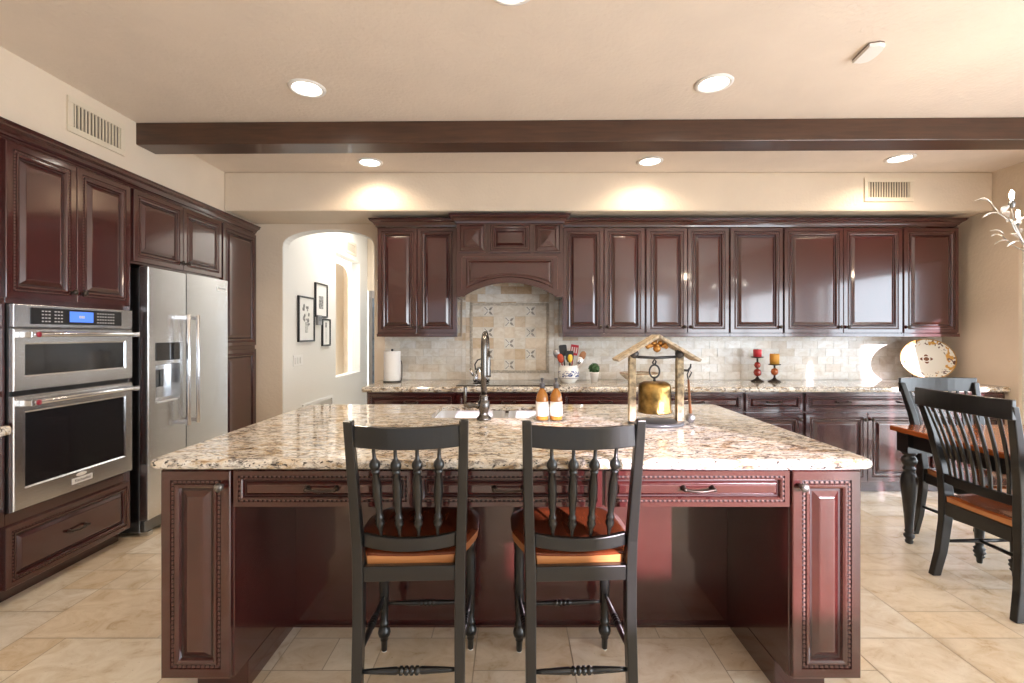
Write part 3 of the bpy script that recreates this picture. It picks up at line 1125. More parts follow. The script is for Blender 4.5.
def strands(x0, z0, x1, z1, n, horiz):
    for k in range(n):
        t = (k + 0.5) / n
        x, z = x0 + (x1 - x0) * t, z0 + (z1 - z0) * t
        m = T(x, -0.011, z) @ RY(40 if horiz else 50)
        mb.box(-0.0125, 0.0125, -0.005, 0.004, -0.0036, 0.0036, M=m)


for z in (IZ0 + bx / 2, IZ1 - bx / 2):
    strands(IX0, z, IX1, z, 56, True)
for x in (IX0 + bx / 2, IX1 - bx / 2):
    strands(x, IZ0, x, IZ1, 50, False)
mb.box(IX0, IX1, -0.008, -0.004, IZ0, IZ0 + bx).box(IX0, IX1, -0.008, -0.004, IZ1 - bx, IZ1)
mb.box(IX0, IX0 + bx, -0.008, -0.004, IZ0 + bx, IZ1 - bx).box(IX1 - bx, IX1, -0.008, -0.004, IZ0 + bx, IZ1 - bx)
mb.build('rope_border', M['rope'], bs)

# ------------------------------------------------------------------ back wall: upper cabinets
UFY, UB, UT = 4.345, 1.345, 2.345
UP = [(-1.231, -0.499, 'pair', 'pair of dark cherry upper cabinet doors left of the range hood'),
      (0.459, 1.216, 'pair', 'upper cabinet with two doors just right of the range hood'),
      (1.218, 1.982, 'pair', 'upper cabinet with two doors, second unit right of the hood'),
      (1.984, 2.474, 'r', 'single door upper cabinet in the middle of the right run, pale sheen'),
      (2.476, 3.563, 'pair', 'widest upper cabinet of two broad doors on the right run'),
      (3.565, 4.075, 'l', 'single door upper cabinet at the right end above the platter')]
for x0, x1, kind, lab in UP:
    w_ = x1 - x0
    c = thing('upper_cabinet', lab, 'cabinet', (x0, UFY, UB), 0, 'upper cabinets along the back wall')
    mb = MB().box(0, w_, 0, YB - UFY - 0.002, 0.0, UT - UB)
    mb.box(0, w_, -0.024, 0.01, 0.0, 0.028)
    mb.build('body', M['wood'], c, bevel=0.002)
    z0, z1 = 0.034, UT - UB - 0.006
    if kind == 'pair':
        door(c, 0.006, w_ / 2 - 0.002, z0, z1, ('r', 'b'))
        door(c, w_ / 2 + 0.002, w_ - 0.006, z0, z1, ('l', 'b'))
    else:
        door(c, 0.006, w_ - 0.006, z0, z1, (kind, 'b'))
struct(crown_path('trim_2', [(-1.233, YB - 0.002, 2.3465), (-1.233, UFY - 0.018, 2.3465), (-0.505, UFY - 0.018, 2.3465)], M['wood'], h=0.9))
struct(crown_path('trim_3', [(0.465, UFY - 0.018, 2.3465), (4.040, UFY - 0.018, 2.3465), (4.040, YB - 0.002, 2.3465)], M['wood'], h=0.9))

# ------------------------------------------------------------------ range hood
HX0, HX1, HFY = -0.495, 0.455, 4.235
hd = thing('range_hood', 'dark cherry wooden range hood with arched front above the cooktop', 'range hood', ((HX0 + HX1) / 2, HFY, 1.70))
hw = (HX1 - HX0) / 2
mb = MB()
mb.box(-hw, -hw + 0.035, 0.0, YB - HFY - 0.012, 0.0, 0.655).box(hw - 0.035, hw, 0.0, YB - HFY - 0.012, 0.0, 0.655)
mb.box(-hw + 0.035, hw - 0.035, 0.0, YB - HFY - 0.012, 0.18, 0.655)
mb.build('body', M['wood'], hd, bevel=0.002)


def arc_z(x, half, zend, zapex):
    rise = zapex - zend
    r = (half * half + rise * rise) / (2 * rise)
    return zapex - r + math.sqrt(max(0, r * r - x * x))


n = 20
ah = 0.40
lower = [(-ah + 2 * ah * i / n, arc_z(-ah + 2 * ah * i / n, ah, 0.008, 0.125)) for i in range(n + 1)]
pl = [(-hw, 0.0), (-ah, 0.0)] + lower + [(ah, 0.0), (hw, 0.0), (hw, 0.385), (-hw, 0.385)]
ap = MB().prism(pl, -0.022, -0.001, 'y').build('arched_panel', M['wood'], hd, bevel=0.003)
# raised field that follows the arch


def arch_loop(dx, ztop, off, y):
    a = 0.385 - dx
    low = [(-a + 2 * a * i / n, y, arc_z(-a + 2 * a * i / n, 0.40 + off, 0.008, 0.125) + off + 0.03) for i in range(n + 1)]
    return low + [(a, y, ztop), (-a, y, ztop)]


mb = MB()
mb.loops([arch_loop(0, 0.335, 0.018, -0.0225), arch_loop(0.006, 0.329, 0.024, -0.030), arch_loop(0.016, 0.319, 0.034, -0.030),
          arch_loop(0.024, 0.311, 0.042, -0.0235), arch_loop(0.040, 0.298, 0.056, -0.028)], closed_start=False)
mb.build('raised_field', M['wood'], ap)
mb = MB()
for k in range(44):
    x = -0.42 + 0.84 * (k + 0.5) / 44
    mb.box(x - 0.005, x + 0.005, -0.0255, -0.0215, 0.352, 0.358)
for k in range(17):
    for s in (-1, 1):
        mb.box(s * 0.425 - 0.003, s * 0.425 + 0.003, -0.0255, -0.0215, 0.07 + k * 0.0165, 0.08 + k * 0.0165)
mb.build('bead_trim', M['bead'], ap)
# top panel squares


def square_block(x0, x1, z0, z1, kind):
    w_, h_ = x1 - x0, z1 - z0
    mb = MB()
    t = 0.02
    if kind == 'pyramid':
        prof = [(0, 0), (0, t), (0.012, t), (0.016, t - 0.008), (0.045, t + 0.002), (0.05, t - 0.006), (0.062, t - 0.006), (min(w_, h_) / 2 - 0.006, t + 0.012)]
    else:
        prof = [(0, 0), (0, t + 0.006), (0.014, t + 0.006), (0.018, t - 0.002), (0.028, t - 0.002), (0.032, t + 0.008), (0.044, t + 0.008), (0.052, t - 0.004), (0.06, t - 0.004), (0.082, t + 0.010)]
    ls = [rect_loop(x0, x1, z0, z1, d_, -y) for d_, y in prof]
    mb.loops(ls)
    if kind != 'pyramid':
        bead_row(mb, x0, x1, z0, z1, 0.023, -(t - 0.002))
    return mb.build('carved_block', WOODS, hd)


square_block(-0.455, -0.215, 0.395, 0.650, 'pyramid')
square_block(-0.185, 0.190, 0.395, 0.650, 'centre')
square_block(0.215, 0.455, 0.395, 0.650, 'pyramid')
o = crown_path('crown', [(-hw, YB - HFY - 0.14, 0.657), (-hw, -0.012, 0.657), (hw, -0.012, 0.657), (hw, YB - HFY - 0.14, 0.657)], M['wood'], hd, h=0.95)
MB().box(-hw + 0.001, hw - 0.001, -0.011, YB - HFY - 0.012, 0.656, 0.72).build('top_board', M['wood'], hd)

# ------------------------------------------------------------------ cooktop, kettle
ck = thing('cooktop', 'flat black glass cooktop set in the back counter', 'cooktop', (-0.03, 4.36, 0.9205))
MB().box(-0.455, 0.455, -0.245, 0.245, 0.0, 0.006).build('glass_top', M['ovenglass'], ck, bevel=0.003)
mb = MB()
for cx, cy, r in ((-0.27, -0.1, 0.10), (-0.27, 0.12, 0.075), (0.27, 0.12, 0.10), (0.27, -0.1, 0.075)):
    mb = MB().tube([(cx + r * math.cos(2 * PI * k / 40), cy + r * math.sin(2 * PI * k / 40), 0.0062) for k in range(40)], 0.0012, 4, closed=True)
    mb.build('burner_ring', M['key'], ck)

kt = thing('kettle', 'small stainless kettle on the cooktop behind the faucet', 'kettle', (-0.285, 4.42, 0.9275))
MB().lathe([(0, 0), (0.072, 0.0), (0.080, 0.012), (0.078, 0.045), (0.066, 0.09), (0.05, 0.118), (0.046, 0.122), (0.0, 0.122)], 28).build('body', M['steelbright'], kt)
MB().lathe([(0.046, 0.1225), (0.044, 0.128), (0.02, 0.138), (0.006, 0.14), (0.006, 0.15), (0.012, 0.158), (0.008, 0.168), (0, 0.17)], 20).build('lid', M['steel'], kt)
MB().tube([(-0.064, 0, 0.055), (-0.095, 0, 0.085), (-0.11, 0, 0.125)], [0.016, 0.011, 0.009], 12).build('spout', M['steelbright'], kt)
MB().tube([(-0.055, 0, 0.11), (-0.06, 0, 0.16), (-0.035, 0, 0.20), (0.0, 0, 0.212), (0.035, 0, 0.20), (0.06, 0, 0.16), (0.055, 0, 0.11)], 0.006, 8).build('handle', M['blackplastic'], kt)

# ------------------------------------------------------------------ island
IYF, IYB = 1.742, 3.03
IXL, IXR = -1.284, 1.276
CL, CR = -1.018, 1.014
KBY = 2.236
isl = thing('island', 'large dark cherry kitchen island with knee space for the stools', 'kitchen island', (0, IYF, 0))
MB().box(IXL, CL, 0, IYB - IYF, 0.11, 0.880).box(IXL + 0.07, CL, 0.09, IYB - IYF - 0.05, 0.001, 0.11).build('end_column', M['wood'], isl, bevel=0.003)
MB().box(CR, IXR, 0, IYB - IYF, 0.11, 0.880).box(CR, IXR - 0.07, 0.09, IYB - IYF - 0.05, 0.001, 0.11).build('end_column', M['wood'], isl, bevel=0.003)
MB().box(CL + 0.001, CR - 0.001, KBY - IYF, KBY - IYF + 0.03, 0.001, 0.735).build('back_panel', M['wood'], isl)
rb = MB().box(CL + 0.001, CR - 0.001, KBY - IYF + 0.03, IYB - IYF, 0.10, 0.64)
rb.box(CL + 0.001, CR - 0.001, KBY - IYF + 0.03, IYB - IYF - 0.06, 0.001, 0.10)
rb.box(CL + 0.001, CR - 0.001, IYB - IYF - 0.025, IYB - IYF, 0.64, 0.880).box(CL + 0.001, CR - 0.001, KBY - IYF + 0.002, KBY - IYF + 0.03, 0.736, 0.880)
rb.build('rear_body', M['wood'], isl)
MB().box(CL + 0.001, CR - 0.001, 0.0, KBY - IYF + 0.0, 0.742, 0.880).build('apron', M['wood'], isl, bevel=0.002)
MB().box(CL + 0.001, CR - 0.001, KBY - IYF - 0.02, KBY - IYF - 0.001, 0.001, 0.012).build('base_strip', M['wood'], isl)
o = door(isl, IXL + 0.010, CL - 0.004, 0.120, 0.874, ('r', 't'), kmat=M['knobworn'])
o = door(isl, CR + 0.004, IXR - 0.010, 0.120, 0.874, ('l', 't'), kmat=M['knobworn'])
for a, b_ in ((-1.012, -0.362), (-0.352, 0.328), (0.338, 1.008)):
    drawer(isl, a, b_, 0.742, 0.874)


def rrect(x0, x1, y0, y1, r, z, n=6):
    pts = []
    for cx, cy, a0 in ((x1 - r, y1 - r, 0), (x0 + r, y1 - r, 90), (x0 + r, y0 + r, 180), (x1 - r, y0 + r, 270)):
        for k in range(n + 1):
            a = R(a0 + 90 * k / n)
            pts.append((cx + r * math.cos(a), cy + r * math.sin(a), z))
    return pts


SX0, SX1, SY_0, SY_1 = -0.44, 0.25, 2.55, 2.93
TX0, TX1, TY0, TY1 = -1.308, 1.304, 1.697, 3.053
z0, z1 = 0.8825, 0.92
ls = [rrect(SX0, SX1, SY_0, SY_1, 0.03, z1 - 0.022), rrect(SX0, SX1, SY_0, SY_1, 0.03, z1)]
for k in range(11):
    a = PI * k / 10
    ins = 0.016 - 0.016 * math.sin(a)
    zz = (z0 + z1) / 2 + (z1 - z0) / 2 * math.cos(a)
    ls.append(rrect(TX0 + ins, TX1 - ins, TY0 + ins, TY1 - ins, 0.03, zz))
o = MB().loops(ls, torus=True, smooth=False).build('worktop', M['granite'])
tag(o, 'cream and brown granite island top with an undermount sink cutout', 'countertop')

sk = thing('sink', 'undermount steel double sink in the island top', 'sink', ((SX0 + SX1) / 2, (SY_0 + SY_1) / 2, 0.8975))


def basin(x0, x1):
    hy = (SY_1 - SY_0) / 2 - 0.002
    L = [rrect(x0, x1, -hy, hy, 0.03, 0.0), rrect(x0, x1, -hy, hy, 0.03, -0.20), rrect(x0 + 0.02, x1 - 0.02, -hy + 0.02, hy - 0.02, 0.03, -0.215)]
    mb = MB().loops(L, closed_start=False, smooth=True)
    mb.lathe([(0.0, -0.2145), (0.04, -0.2145), (0.042, -0.213), (0, -0.213)], 20, T((x0 + x1) / 2, 0, 0))
    return mb.build('basin', M['sinksteel'], sk)


hx = (SX1 - SX0) / 2 - 0.002
basin(-hx, 0.055)
basin(0.075, hx)
MB().box(0.0555, 0.0745, -0.185, 0.185, -0.05, -0.012).build('divider', M['sinksteel'], sk, bevel=0.004)

# faucet
fc = thing('faucet', 'tall dark pewter gooseneck faucet at the island sink', 'faucet', (-0.148, 2.495, 0.9205))
MB().lathe([(0, 0), (0.038, 0), (0.040, 0.006), (0.036, 0.014), (0.026, 0.022), (0.022, 0.035), (0.027, 0.048), (0.031, 0.062), (0.031, 0.085), (0.026, 0.100),
            (0.022, 0.108), (0.025, 0.116), (0.022, 0.126), (0.018, 0.132), (0, 0.133)], 24).build('base', M['pewter'], fc)
arcp = [(0, 0, 0.13), (0, 0, 0.24), (0, 0, 0.36)]
for k in range(1, 13):
    a = PI * k / 12
    arcp.append((0.004 * (1 - math.cos(a)), 0.075 * (1 - math.cos(a)), 0.375 + 0.075 * math.sin(a)))
arcp.append((0.009, 0.152, 0.33))
MB().tube(arcp, 0.0155, 14).build('gooseneck', M['pewter'], fc)
MB().lathe([(0.0, 0), (0.021, 0), (0.023, 0.01), (0.019, 0.05), (0.021, 0.07), (0.018, 0.11), (0.0155, 0.125), (0, 0.126)], 16, T(0.009, 0.153, 0.21) @ RX(-2)).build('spray_head', M['pewter'], fc)
vb = MB().lathe([(0.0, 0.02), (0.017, 0.024), (0.020, 0.034), (0.015, 0.042), (0.013, 0.062), (0.018, 0.070), (0.018, 0.082), (0.012, 0.09), (0.013, 0.10), (0.0, 0.108)], 16,
                T(0, 0, 0.075) @ RY(-90)).build('valve', M['pewter'], fc)
MB().lathe([(0.0, 0.0), (0.006, 0.0), (0.006, 0.03), (0.0085, 0.04), (0.0095, 0.10), (0.007, 0.108), (0, 0.11)], 12, T(-0.098, 0, 0.07)).build('lever', M['pewter'], vb)

# soap bottles on a glass tray
tr = thing('soap_tray', 'small clear glass tray under the two soap bottles', 'tray', (0.193, 2.47, 0.9205))
MB().loops([rrect(-0.088, 0.088, -0.05, 0.05, 0.02, z) for z in (0.0, 0.0)] and
           [rrect(-0.082, 0.082, -0.045, 0.045, 0.02, 0.0), rrect(-0.090, 0.090, -0.053, 0.053, 0.02, 0.014), rrect(-0.086, 0.086, -0.049, 0.049, 0.02, 0.014),
            rrect(-0.079, 0.079, -0.042, 0.042, 0.02, 0.004)]).build('dish', M['clearglass'], tr)
amber = simple('amber_soap', (0.46, 0.185, 0.03), 0.12, coat=0.5)
amber.node_tree.nodes['Principled BSDF'].inputs['Transmission Weight'].default_value = 0.25
lab_m = simple('soap_label', (0.82, 0.80, 0.75), 0.6, noise=0.05, nscale=50)
bt = thing('soap_bottle', 'left of the two amber soap bottles, nearer the faucet', 'bottle', (0.157, 2.47, 0.9255), 0, 'soap bottles on the island')
MB().lathe([(0, 0), (0.029, 0.0), (0.032, 0.004), (0.032, 0.105), (0.029, 0.128), (0.018, 0.150), (0.012, 0.158), (0.012, 0.164), (0, 0.164)], 24).build('body', amber, bt)
MB().lathe([(0.0326, 0.022), (0.0328, 0.022), (0.0328, 0.095), (0.0326, 0.095)], 24).build('label', lab_m, bt)
MB().lathe([(0, 0.164), (0.014, 0.164), (0.0145, 0.186), (0.009, 0.191), (0.005, 0.192), (0.005, 0.207), (0.0085, 0.208), (0.0085, 0.216), (0, 0.217)], 16).build('cap', simple('pump_grey', (0.09, 0.09, 0.10), 0.35), bt)
MB().tube([(0, 0, 0.211), (0, 0.018, 0.212), (0, 0.03, 0.206)], [0.005, 0.004, 0.003], 8).build('nozzle', bpy.data.materials['pump_grey'], bt)
for k, txt in enumerate(('SOAP',)):
    pass
dup(bt, (0.229, 2.47, 0.9255), 6, 'right of the two amber soap bottles, nearer the bell stand')

# ------------------------------------------------------------------ bell stand
stone = simple('antique_gilt', (0.30, 0.235, 0.14), 0.5, 0.2, noise=0.7, nscale=42)
roofm = simple('weathered_bone', (0.42, 0.34, 0.235), 0.6, noise=0.45, nscale=60)
brass = simple('aged_brass', (0.30, 0.19, 0.06), 0.30, 0.95, noise=0.85, nscale=16, bump=0.3, bscale=70)
iron = simple('dark_iron', (0.07, 0.07, 0.072), 0.4, 0.8)
BSX, BSY = 0.714, 2.36
st = thing('bell_stand', 'gilt wooden gabled bell stand on the island top', 'bell stand', (BSX, BSY, 0.9205), 0)
MB().lathe([(0, 0), (0.135, 0), (0.140, 0.006), (0.136, 0.016), (0.128, 0.018), (0, 0.018)], 40, Matrix.Diagonal((1, 0.72, 1, 1))).build('base', simple('base_slate', (0.05, 0.052, 0.055), 0.3, 0.3), st)
for s in (-1, 1):
    MB().bar([(s * 0.118, 0, 0.018), (s * 0.118, 0, 0.373)], 0.034, 0.034).build('post', stone, st, bevel=0.003)
    MB().lathe([(0, 0), (0.02, 0.004), (0.023, 0.018), (0.016, 0.03), (0, 0.034)], 14, T(s * 0.112, -0.022, 0.352) @ RX(90) @ T(0, 0, -0.017)).build('boss', iron, st)
rl_ = 0.238
ang = math.degrees(math.atan2(0.125, 0.212))
for s in (-1, 1):
    m = T(0, 0, 0.447) @ RY(s * ang)
    a, b_ = (0.0, rl_) if s > 0 else (-rl_, 0.0)
    MB().box(a, b_, -0.065, 0.065, -0.014, 0.0, M=m).build('roof_board', roofm, st, bevel=0.002)
MB().tube([(-0.101, 0, 0.336), (0.0, 0, 0.331), (0.101, 0, 0.336)], 0.007, 8).build('crossbar', iron, st)
mb = MB()
for k in range(9):
    a = R(-80 + 20 * k)
    mb.lathe([(0, -0.012), (0.010, -0.007), (0.013, 0), (0.010, 0.007), (0, 0.012)], 8, T(0.046 * math.sin(a), -0.02, 0.385 + 0.022 * math.cos(a) * (1 if k % 2 else 0.4)))
mb.lathe([(0, -0.02), (0.016, -0.012), (0.02, 0), (0.016, 0.012), (0, 0.02)], 10, T(0, -0.02, 0.378))
mb.tube([(-0.05, -0.012, 0.385), (0, -0.012, 0.392), (0.05, -0.012, 0.385)], 0.005, 6)
mb.tube([(0, -0.012, 0.385), (0, -0.006, 0.428)], 0.005, 6)
mb.build('ornament', simple('copper_ornament', (0.50, 0.25, 0.07), 0.3, 0.8, noise=0.5, nscale=50), st)

bl = thing('brass_bell', 'aged brass bell hanging in the gabled stand', 'bell', (BSX - 0.006, BSY, 0.9205 + 0.062), 0)
MB().lathe([(0.082, 0.0), (0.084, 0.004), (0.079, 0.012), (0.078, 0.105), (0.079, 0.125), (0.074, 0.140), (0.055, 0.150), (0.02, 0.153), (0, 0.153)], 36).build('dome', brass, bl)
MB().tube([(0.025 * math.sin(2 * PI * k / 24), 0, 0.202 + 0.032 * math.cos(2 * PI * k / 24)) for k in range(24)], 0.0045, 8, closed=True).build('ring', iron, bl)
MB().tube([(0, 0, 0.152), (0, 0, 0.166), (0, 0, 0.174)], [0.008, 0.006, 0.006], 8).build('loop', iron, bl)
MB().tube([(0, 0.004, 0.23), (-0.008, 0.004, 0.246), (0, 0.0, 0.262), (0.008, 0.0, 0.25), (0.002, 0, 0.236)], 0.0045, 8).build('hook', iron, bl)

ml = thing('bell_mallet', 'thin wooden bell mallet hanging on the right post of the bell stand', 'mallet', (BSX + 0.168, BSY - 0.012, 0.955), 0)
MB().lathe([(0, -0.026), (0.012, -0.022), (0.021, -0.012), (0.0235, 0.0), (0.021, 0.012), (0.012, 0.022), (0, 0.026)], 18).build('head', simple('pewter_ball', (0.30, 0.30, 0.31), 0.35, 0.9, noise=0.4, nscale=40), ml)
MB().tube([(0, 0, 0.02), (-0.004, 0, 0.10), (-0.010, 0, 0.19)], [0.008, 0.006, 0.0055], 10).build('shaft', simple('mallet_wood', (0.22, 0.085, 0.03), 0.4), ml)
MB().tube([(-0.010, 0, 0.19), (-0.016, 0, 0.215), (-0.006, 0, 0.238), (0.006, 0, 0.225), (-0.006, 0, 0.20)], 0.0035, 8).build('loop', iron, ml)
MB().tube([(-0.032, 0.004, 0.235), (-0.012, 0.0, 0.235), (0.0, 0, 0.25), (0.002, 0, 0.268)], [0.006, 0.006, 0.005, 0.003], 8).build('hook', iron, ml)

# ------------------------------------------------------------------ things on the back counter
CT = 0.9208


def on_counter(name, label, cat, x, y, group=None, rotz=0):
    return thing(name, label, cat, (x, y, CT), rotz, group)


# paper towel
t = on_counter('paper_towel_roll', 'white paper towel roll at the left end of the back counter', 'paper towel', -1.125, 4.46)
t.location.z = CT + 0.0125
MB().lathe([(0.022, 0), (0.076, 0), (0.078, 0.004), (0.078, 0.272), (0.076, 0.276), (0.022, 0.276)], 32).build('roll', simple('paper', (0.85, 0.85, 0.84), 0.9), t)
t2 = on_counter('paper_towel_holder', 'dark metal holder standing inside the paper towel roll', 'holder', -1.125, 4.46)
MB().lathe([(0, 0), (0.085, 0), (0.085, 0.006), (0.08, 0.012), (0, 0.012)], 28).build('base', iron, t2)
MB().lathe([(0, 0.012), (0.008, 0.012), (0.008, 0.29), (0.012, 0.295), (0.012, 0.305), (0, 0.31)], 12).build('rod', iron, t2)
MB().tube([(0.083, 0, 0.006), (0.092, 0, 0.05), (0.092, 0, 0.16), (0.084, 0, 0.20)], 0.004, 6).build('arm', iron, t2)

# utensil crock and utensils
KX, KY = 0.525, 4.40
t = on_counter('utensil_crock', 'white ceramic crock with blue painted band, full of utensils', 'crock', KX, KY)
m_, nt, b = new_mat('painted_ceramic')
b.inputs['Roughness'].default_value = 0.15
v = mapping(nt, (1, 1, 1))
sep = nt.nodes.new('ShaderNodeSeparateXYZ')
nt.links.new(v, sep.inputs[0])
n1 = noise(nt, v, 42, 2, 0.5, 1.0)
pat = ramp(nt, n1, [(0.50, (0.86, 0.86, 0.84)), (0.56, (0.06, 0.09, 0.26))])
band = ramp(nt, sep.outputs['Z'], [(0.0, (0, 0, 0)), (0.052, (0, 0, 0)), (0.054, (1, 1, 1)), (0.108, (1, 1, 1)), (0.110, (0, 0, 0))])
for e in bpy.data.materials['painted_ceramic'].node_tree.nodes:
    if e.type == 'VALTORGB' and len(e.color_ramp.elements) == 5:
        e.color_ramp.interpolation = 'CONSTANT'
lines = ramp(nt, sep.outputs['Z'], [(0.0, (0.86, 0.86, 0.84)), (0.042, (0.10, 0.10, 0.20)), (0.045, (0.86, 0.86, 0.84)), (0.118, (0.10, 0.10, 0.20)), (0.121, (0.86, 0.86, 0.84))])
for e in nt.nodes:
    if e.type == 'VALTORGB' and len(e.color_ramp.elements) == 5:
        e.color_ramp.interpolation = 'CONSTANT'
nt.links.new(mixc(nt, band, lines, pat), b.inputs['Base Color'])
MB().lathe([(0, 0), (0.062, 0), (0.066, 0.012), (0.088, 0.032), (0.096, 0.055), (0.097, 0.105), (0.088, 0.135), (0.080, 0.150), (0.082, 0.160), (0.075, 0.160), (0.073, 0.14), (0.085, 0.10), (0.06, 0.02), (0, 0.015)], 36).build('pot', m_, t)
cR = simple('red_silicone', (0.40, 0.012, 0.025), 0.4)
cO = simple('orange_silicone', (0.42, 0.05, 0.012), 0.4)
cK = simple('black_nylon', (0.015, 0.016, 0.018), 0.35)
cY = simple('yellow_plastic', (0.75, 0.50, 0.04), 0.4)
cW = simple('utensil_wood', (0.32, 0.14, 0.055), 0.5)
UG = 'utensils in the painted crock'


def utensil(name, label, lean, base, ht, head, mat, hmat=None):
    """handle from the crock up to the head; lean in degrees sideways"""
    t = thing(name, label, 'utensil', (KX + base[0], KY + base[1], CT + 0.02), 0, UG)
    t.rotation_euler = (R(base[2] if len(base) > 2 else 0), R(lean), 0)
    MB().tube([(0, 0, 0), (0, 0, ht * 0.5), (0, 0, ht)], [0.005, 0.006, 0.005], 8).build('handle', hmat or mat, t)
    if head == 'spatula':
        mb = MB()
        pts = [(-0.018, 0), (0.018, 0), (0.036, 0.03), (0.036, 0.095), (0.028, 0.105), (-0.028, 0.105), (-0.036, 0.095), (-0.036, 0.03)]
        mb.prism(pts, -0.003, 0.003, 'y', M=T(0, 0, ht))
    elif head == 'slotted':
        mb = MB().box(-0.036, 0.036, -0.003, 0.003, 0, 0.022, M=T(0, 0, ht))
        for k in range(4):
            mb.box(-0.036 + k * 0.021, -0.027 + k * 0.021, -0.003, 0.003, 0.022, 0.075, M=T(0, 0, ht))
        mb.box(-0.036, 0.036, -0.003, 0.003, 0.075, 0.098, M=T(0, 0, ht))
    elif head == 'spoon':
        mb = MB().lathe([(0, -0.046), (0.018, -0.036), (0.029, -0.012), (0.030, 0.008), (0.022, 0.034), (0, 0.046)], 16, T(0, 0, ht + 0.04), sy=0.28)
    else:
        mb = MB().lathe([(0, 0), (0.012, 0.008), (0.022, 0.03), (0.022, 0.06), (0.014, 0.075), (0, 0.078)], 14, T(0, 0, ht), sy=0.5)
    mb.build('head', mat, t)
    return t


utensil('spoon', 'grey spoon leaning furthest left in the crock', -15, (-0.045, 0.01), 0.215, 'spoon', simple('grey_steel', (0.36, 0.36, 0.37), 0.3, 0.8))
utensil('ladle', 'red and orange spoon at the front left of the crock', -13, (-0.03, -0.03), 0.17, 'spoon', cO, cR)
utensil('spatula', 'black turner standing tall in the crock, left of the red slotted one', -6, (-0.02, 0.025), 0.225, 'spatula', cK)
utensil('brush', 'black and yellow tool in the middle of the crock', 1, (0.0, -0.035), 0.17, 'spatula', cK)
utensil('scraper', 'small yellow scraper at the front of the crock', 0, (0.008, -0.05), 0.165, 'pod', cY, cK)
utensil('slotted_turner', 'red slotted turner, tallest tool in the crock', 9, (0.01, 0.02), 0.235, 'slotted', cR)
utensil('wooden_spoon', 'brown wooden spoon leaning furthest right in the crock', 22, (0.04, 0.02), 0.205, 'spoon', cW)
utensil('serving_spoon', 'steel serving spoon leaning right in the crock, below the wooden spoon', 20, (0.035, -0.02), 0.15, 'spoon', M['steelbright'])

# potted plant
t = on_counter('potted_plant', 'small round green topiary in a white pot', 'plant', 0.765, 4.42)
MB().lathe([(0, 0), (0.030, 0), (0.040, 0.08), (0.043, 0.082), (0.043, 0.095), (0.037, 0.095), (0.036, 0.085), (0, 0.083)], 24).build('pot', M['white'], t)
mb = MB()
rnd = random.Random(3)
for k in range(260):
    u, a = rnd.uniform(-0.75, 1), rnd.uniform(0, 2 * PI)
    r = 0.046
    d_ = Vector((math.sqrt(1 - u * u) * math.cos(a), math.sqrt(1 - u * u) * math.sin(a), u))
    c0 = d_ * r * rnd.uniform(0.85, 1.1) + Vector((0, 0, 0.128))
    q = d_.to_track_quat('Z', 'Y').to_matrix().to_4x4()
    m2 = Matrix.Translation(c0) @ q @ RZ(rnd.uniform(0, 360)) @ RX(rnd.uniform(-50, 50))
    s = rnd.uniform(0.7, 1.2)
    mb.add([(-0.005 * s, -0.009 * s, 0), (0.005 * s, -0.009 * s, 0), (0.007 * s, 0.002 * s, 0.002), (0, 0.011 * s, 0), (-0.007 * s, 0.002 * s, 0.002)], [(0, 1, 2, 3, 4)], M=m2)
mb.lathe([(0, -0.04), (0.028, -0.03), (0.040, 0), (0.028, 0.03), (0, 0.04)], 14, T(0, 0, 0.128))
mb.build('foliage', simple('leaf_green', (0.035, 0.10, 0.030), 0.5, noise=0.5, nscale=40), t)

# bowl and board
t = on_counter('serving_bowl', 'shallow cream painted bowl on the back counter behind the bell stand', 'bowl', 1.165, 4.36)
bowlm = simple('cream_glaze', (0.74, 0.66, 0.52), 0.25, noise=0.25, nscale=25)
MB().lathe([(0, 0), (0.07, 0), (0.075, 0.01), (0.12, 0.035), (0.165, 0.075), (0.175, 0.088), (0.170, 0.090), (0.155, 0.075), (0.11, 0.042), (0.0, 0.02)], 40).build('bowl_body', bowlm, t)
MB().tube([(0.172 * math.cos(2 * PI * k / 48), 0.172 * math.sin(2 * PI * k / 48), 0.0905) for k in range(48)], 0.0035, 6, closed=True).build('rim', simple('brown_rim', (0.32, 0.15, 0.05), 0.3), t)

# candle holders
cg = simple('red_glass_bead', (0.45, 0.045, 0.03), 0.08, coat=0.6)
cg.node_tree.nodes['Principled BSDF'].inputs['Transmission Weight'].default_value = 0.35
og = simple('amber_glass_bead', (0.60, 0.15, 0.04), 0.08, coat=0.6)
og.node_tree.nodes['Principled BSDF'].inputs['Transmission Weight'].default_value = 0.35


def candle_holder(x, y, ht, lab, beads, mat):
    t = on_counter('candle_holder', lab, 'candle holder', x, y, 'candle holders on the back counter')
    MB().lathe([(0, 0), (0.056, 0), (0.058, 0.005), (0.04, 0.015), (0.018, 0.028), (0.010, 0.042), (0, 0.042)], 24).build('foot', M['bronze'], t)
    MB().lathe([(0, 0.042), (0.009, 0.042), (0.009, ht - 0.012), (0, ht - 0.012)], 12).build('stem', M['bronze'], t)
    for z, r in beads:
        MB().lathe([(0.01, -r), (r * 0.75, -r * 0.7), (r, 0), (r * 0.75, r * 0.7), (0.01, r)], 20, T(0, 0, z)).build('bead', mat, t)
    MB().lathe([(0, ht - 0.016), (0.012, ht - 0.012), (0.050, ht - 0.006), (0.056, ht), (0.054, ht + 0.002), (0.04, ht - 0.001), (0, ht - 0.001)], 24).build('dish', M['bronze'], t)


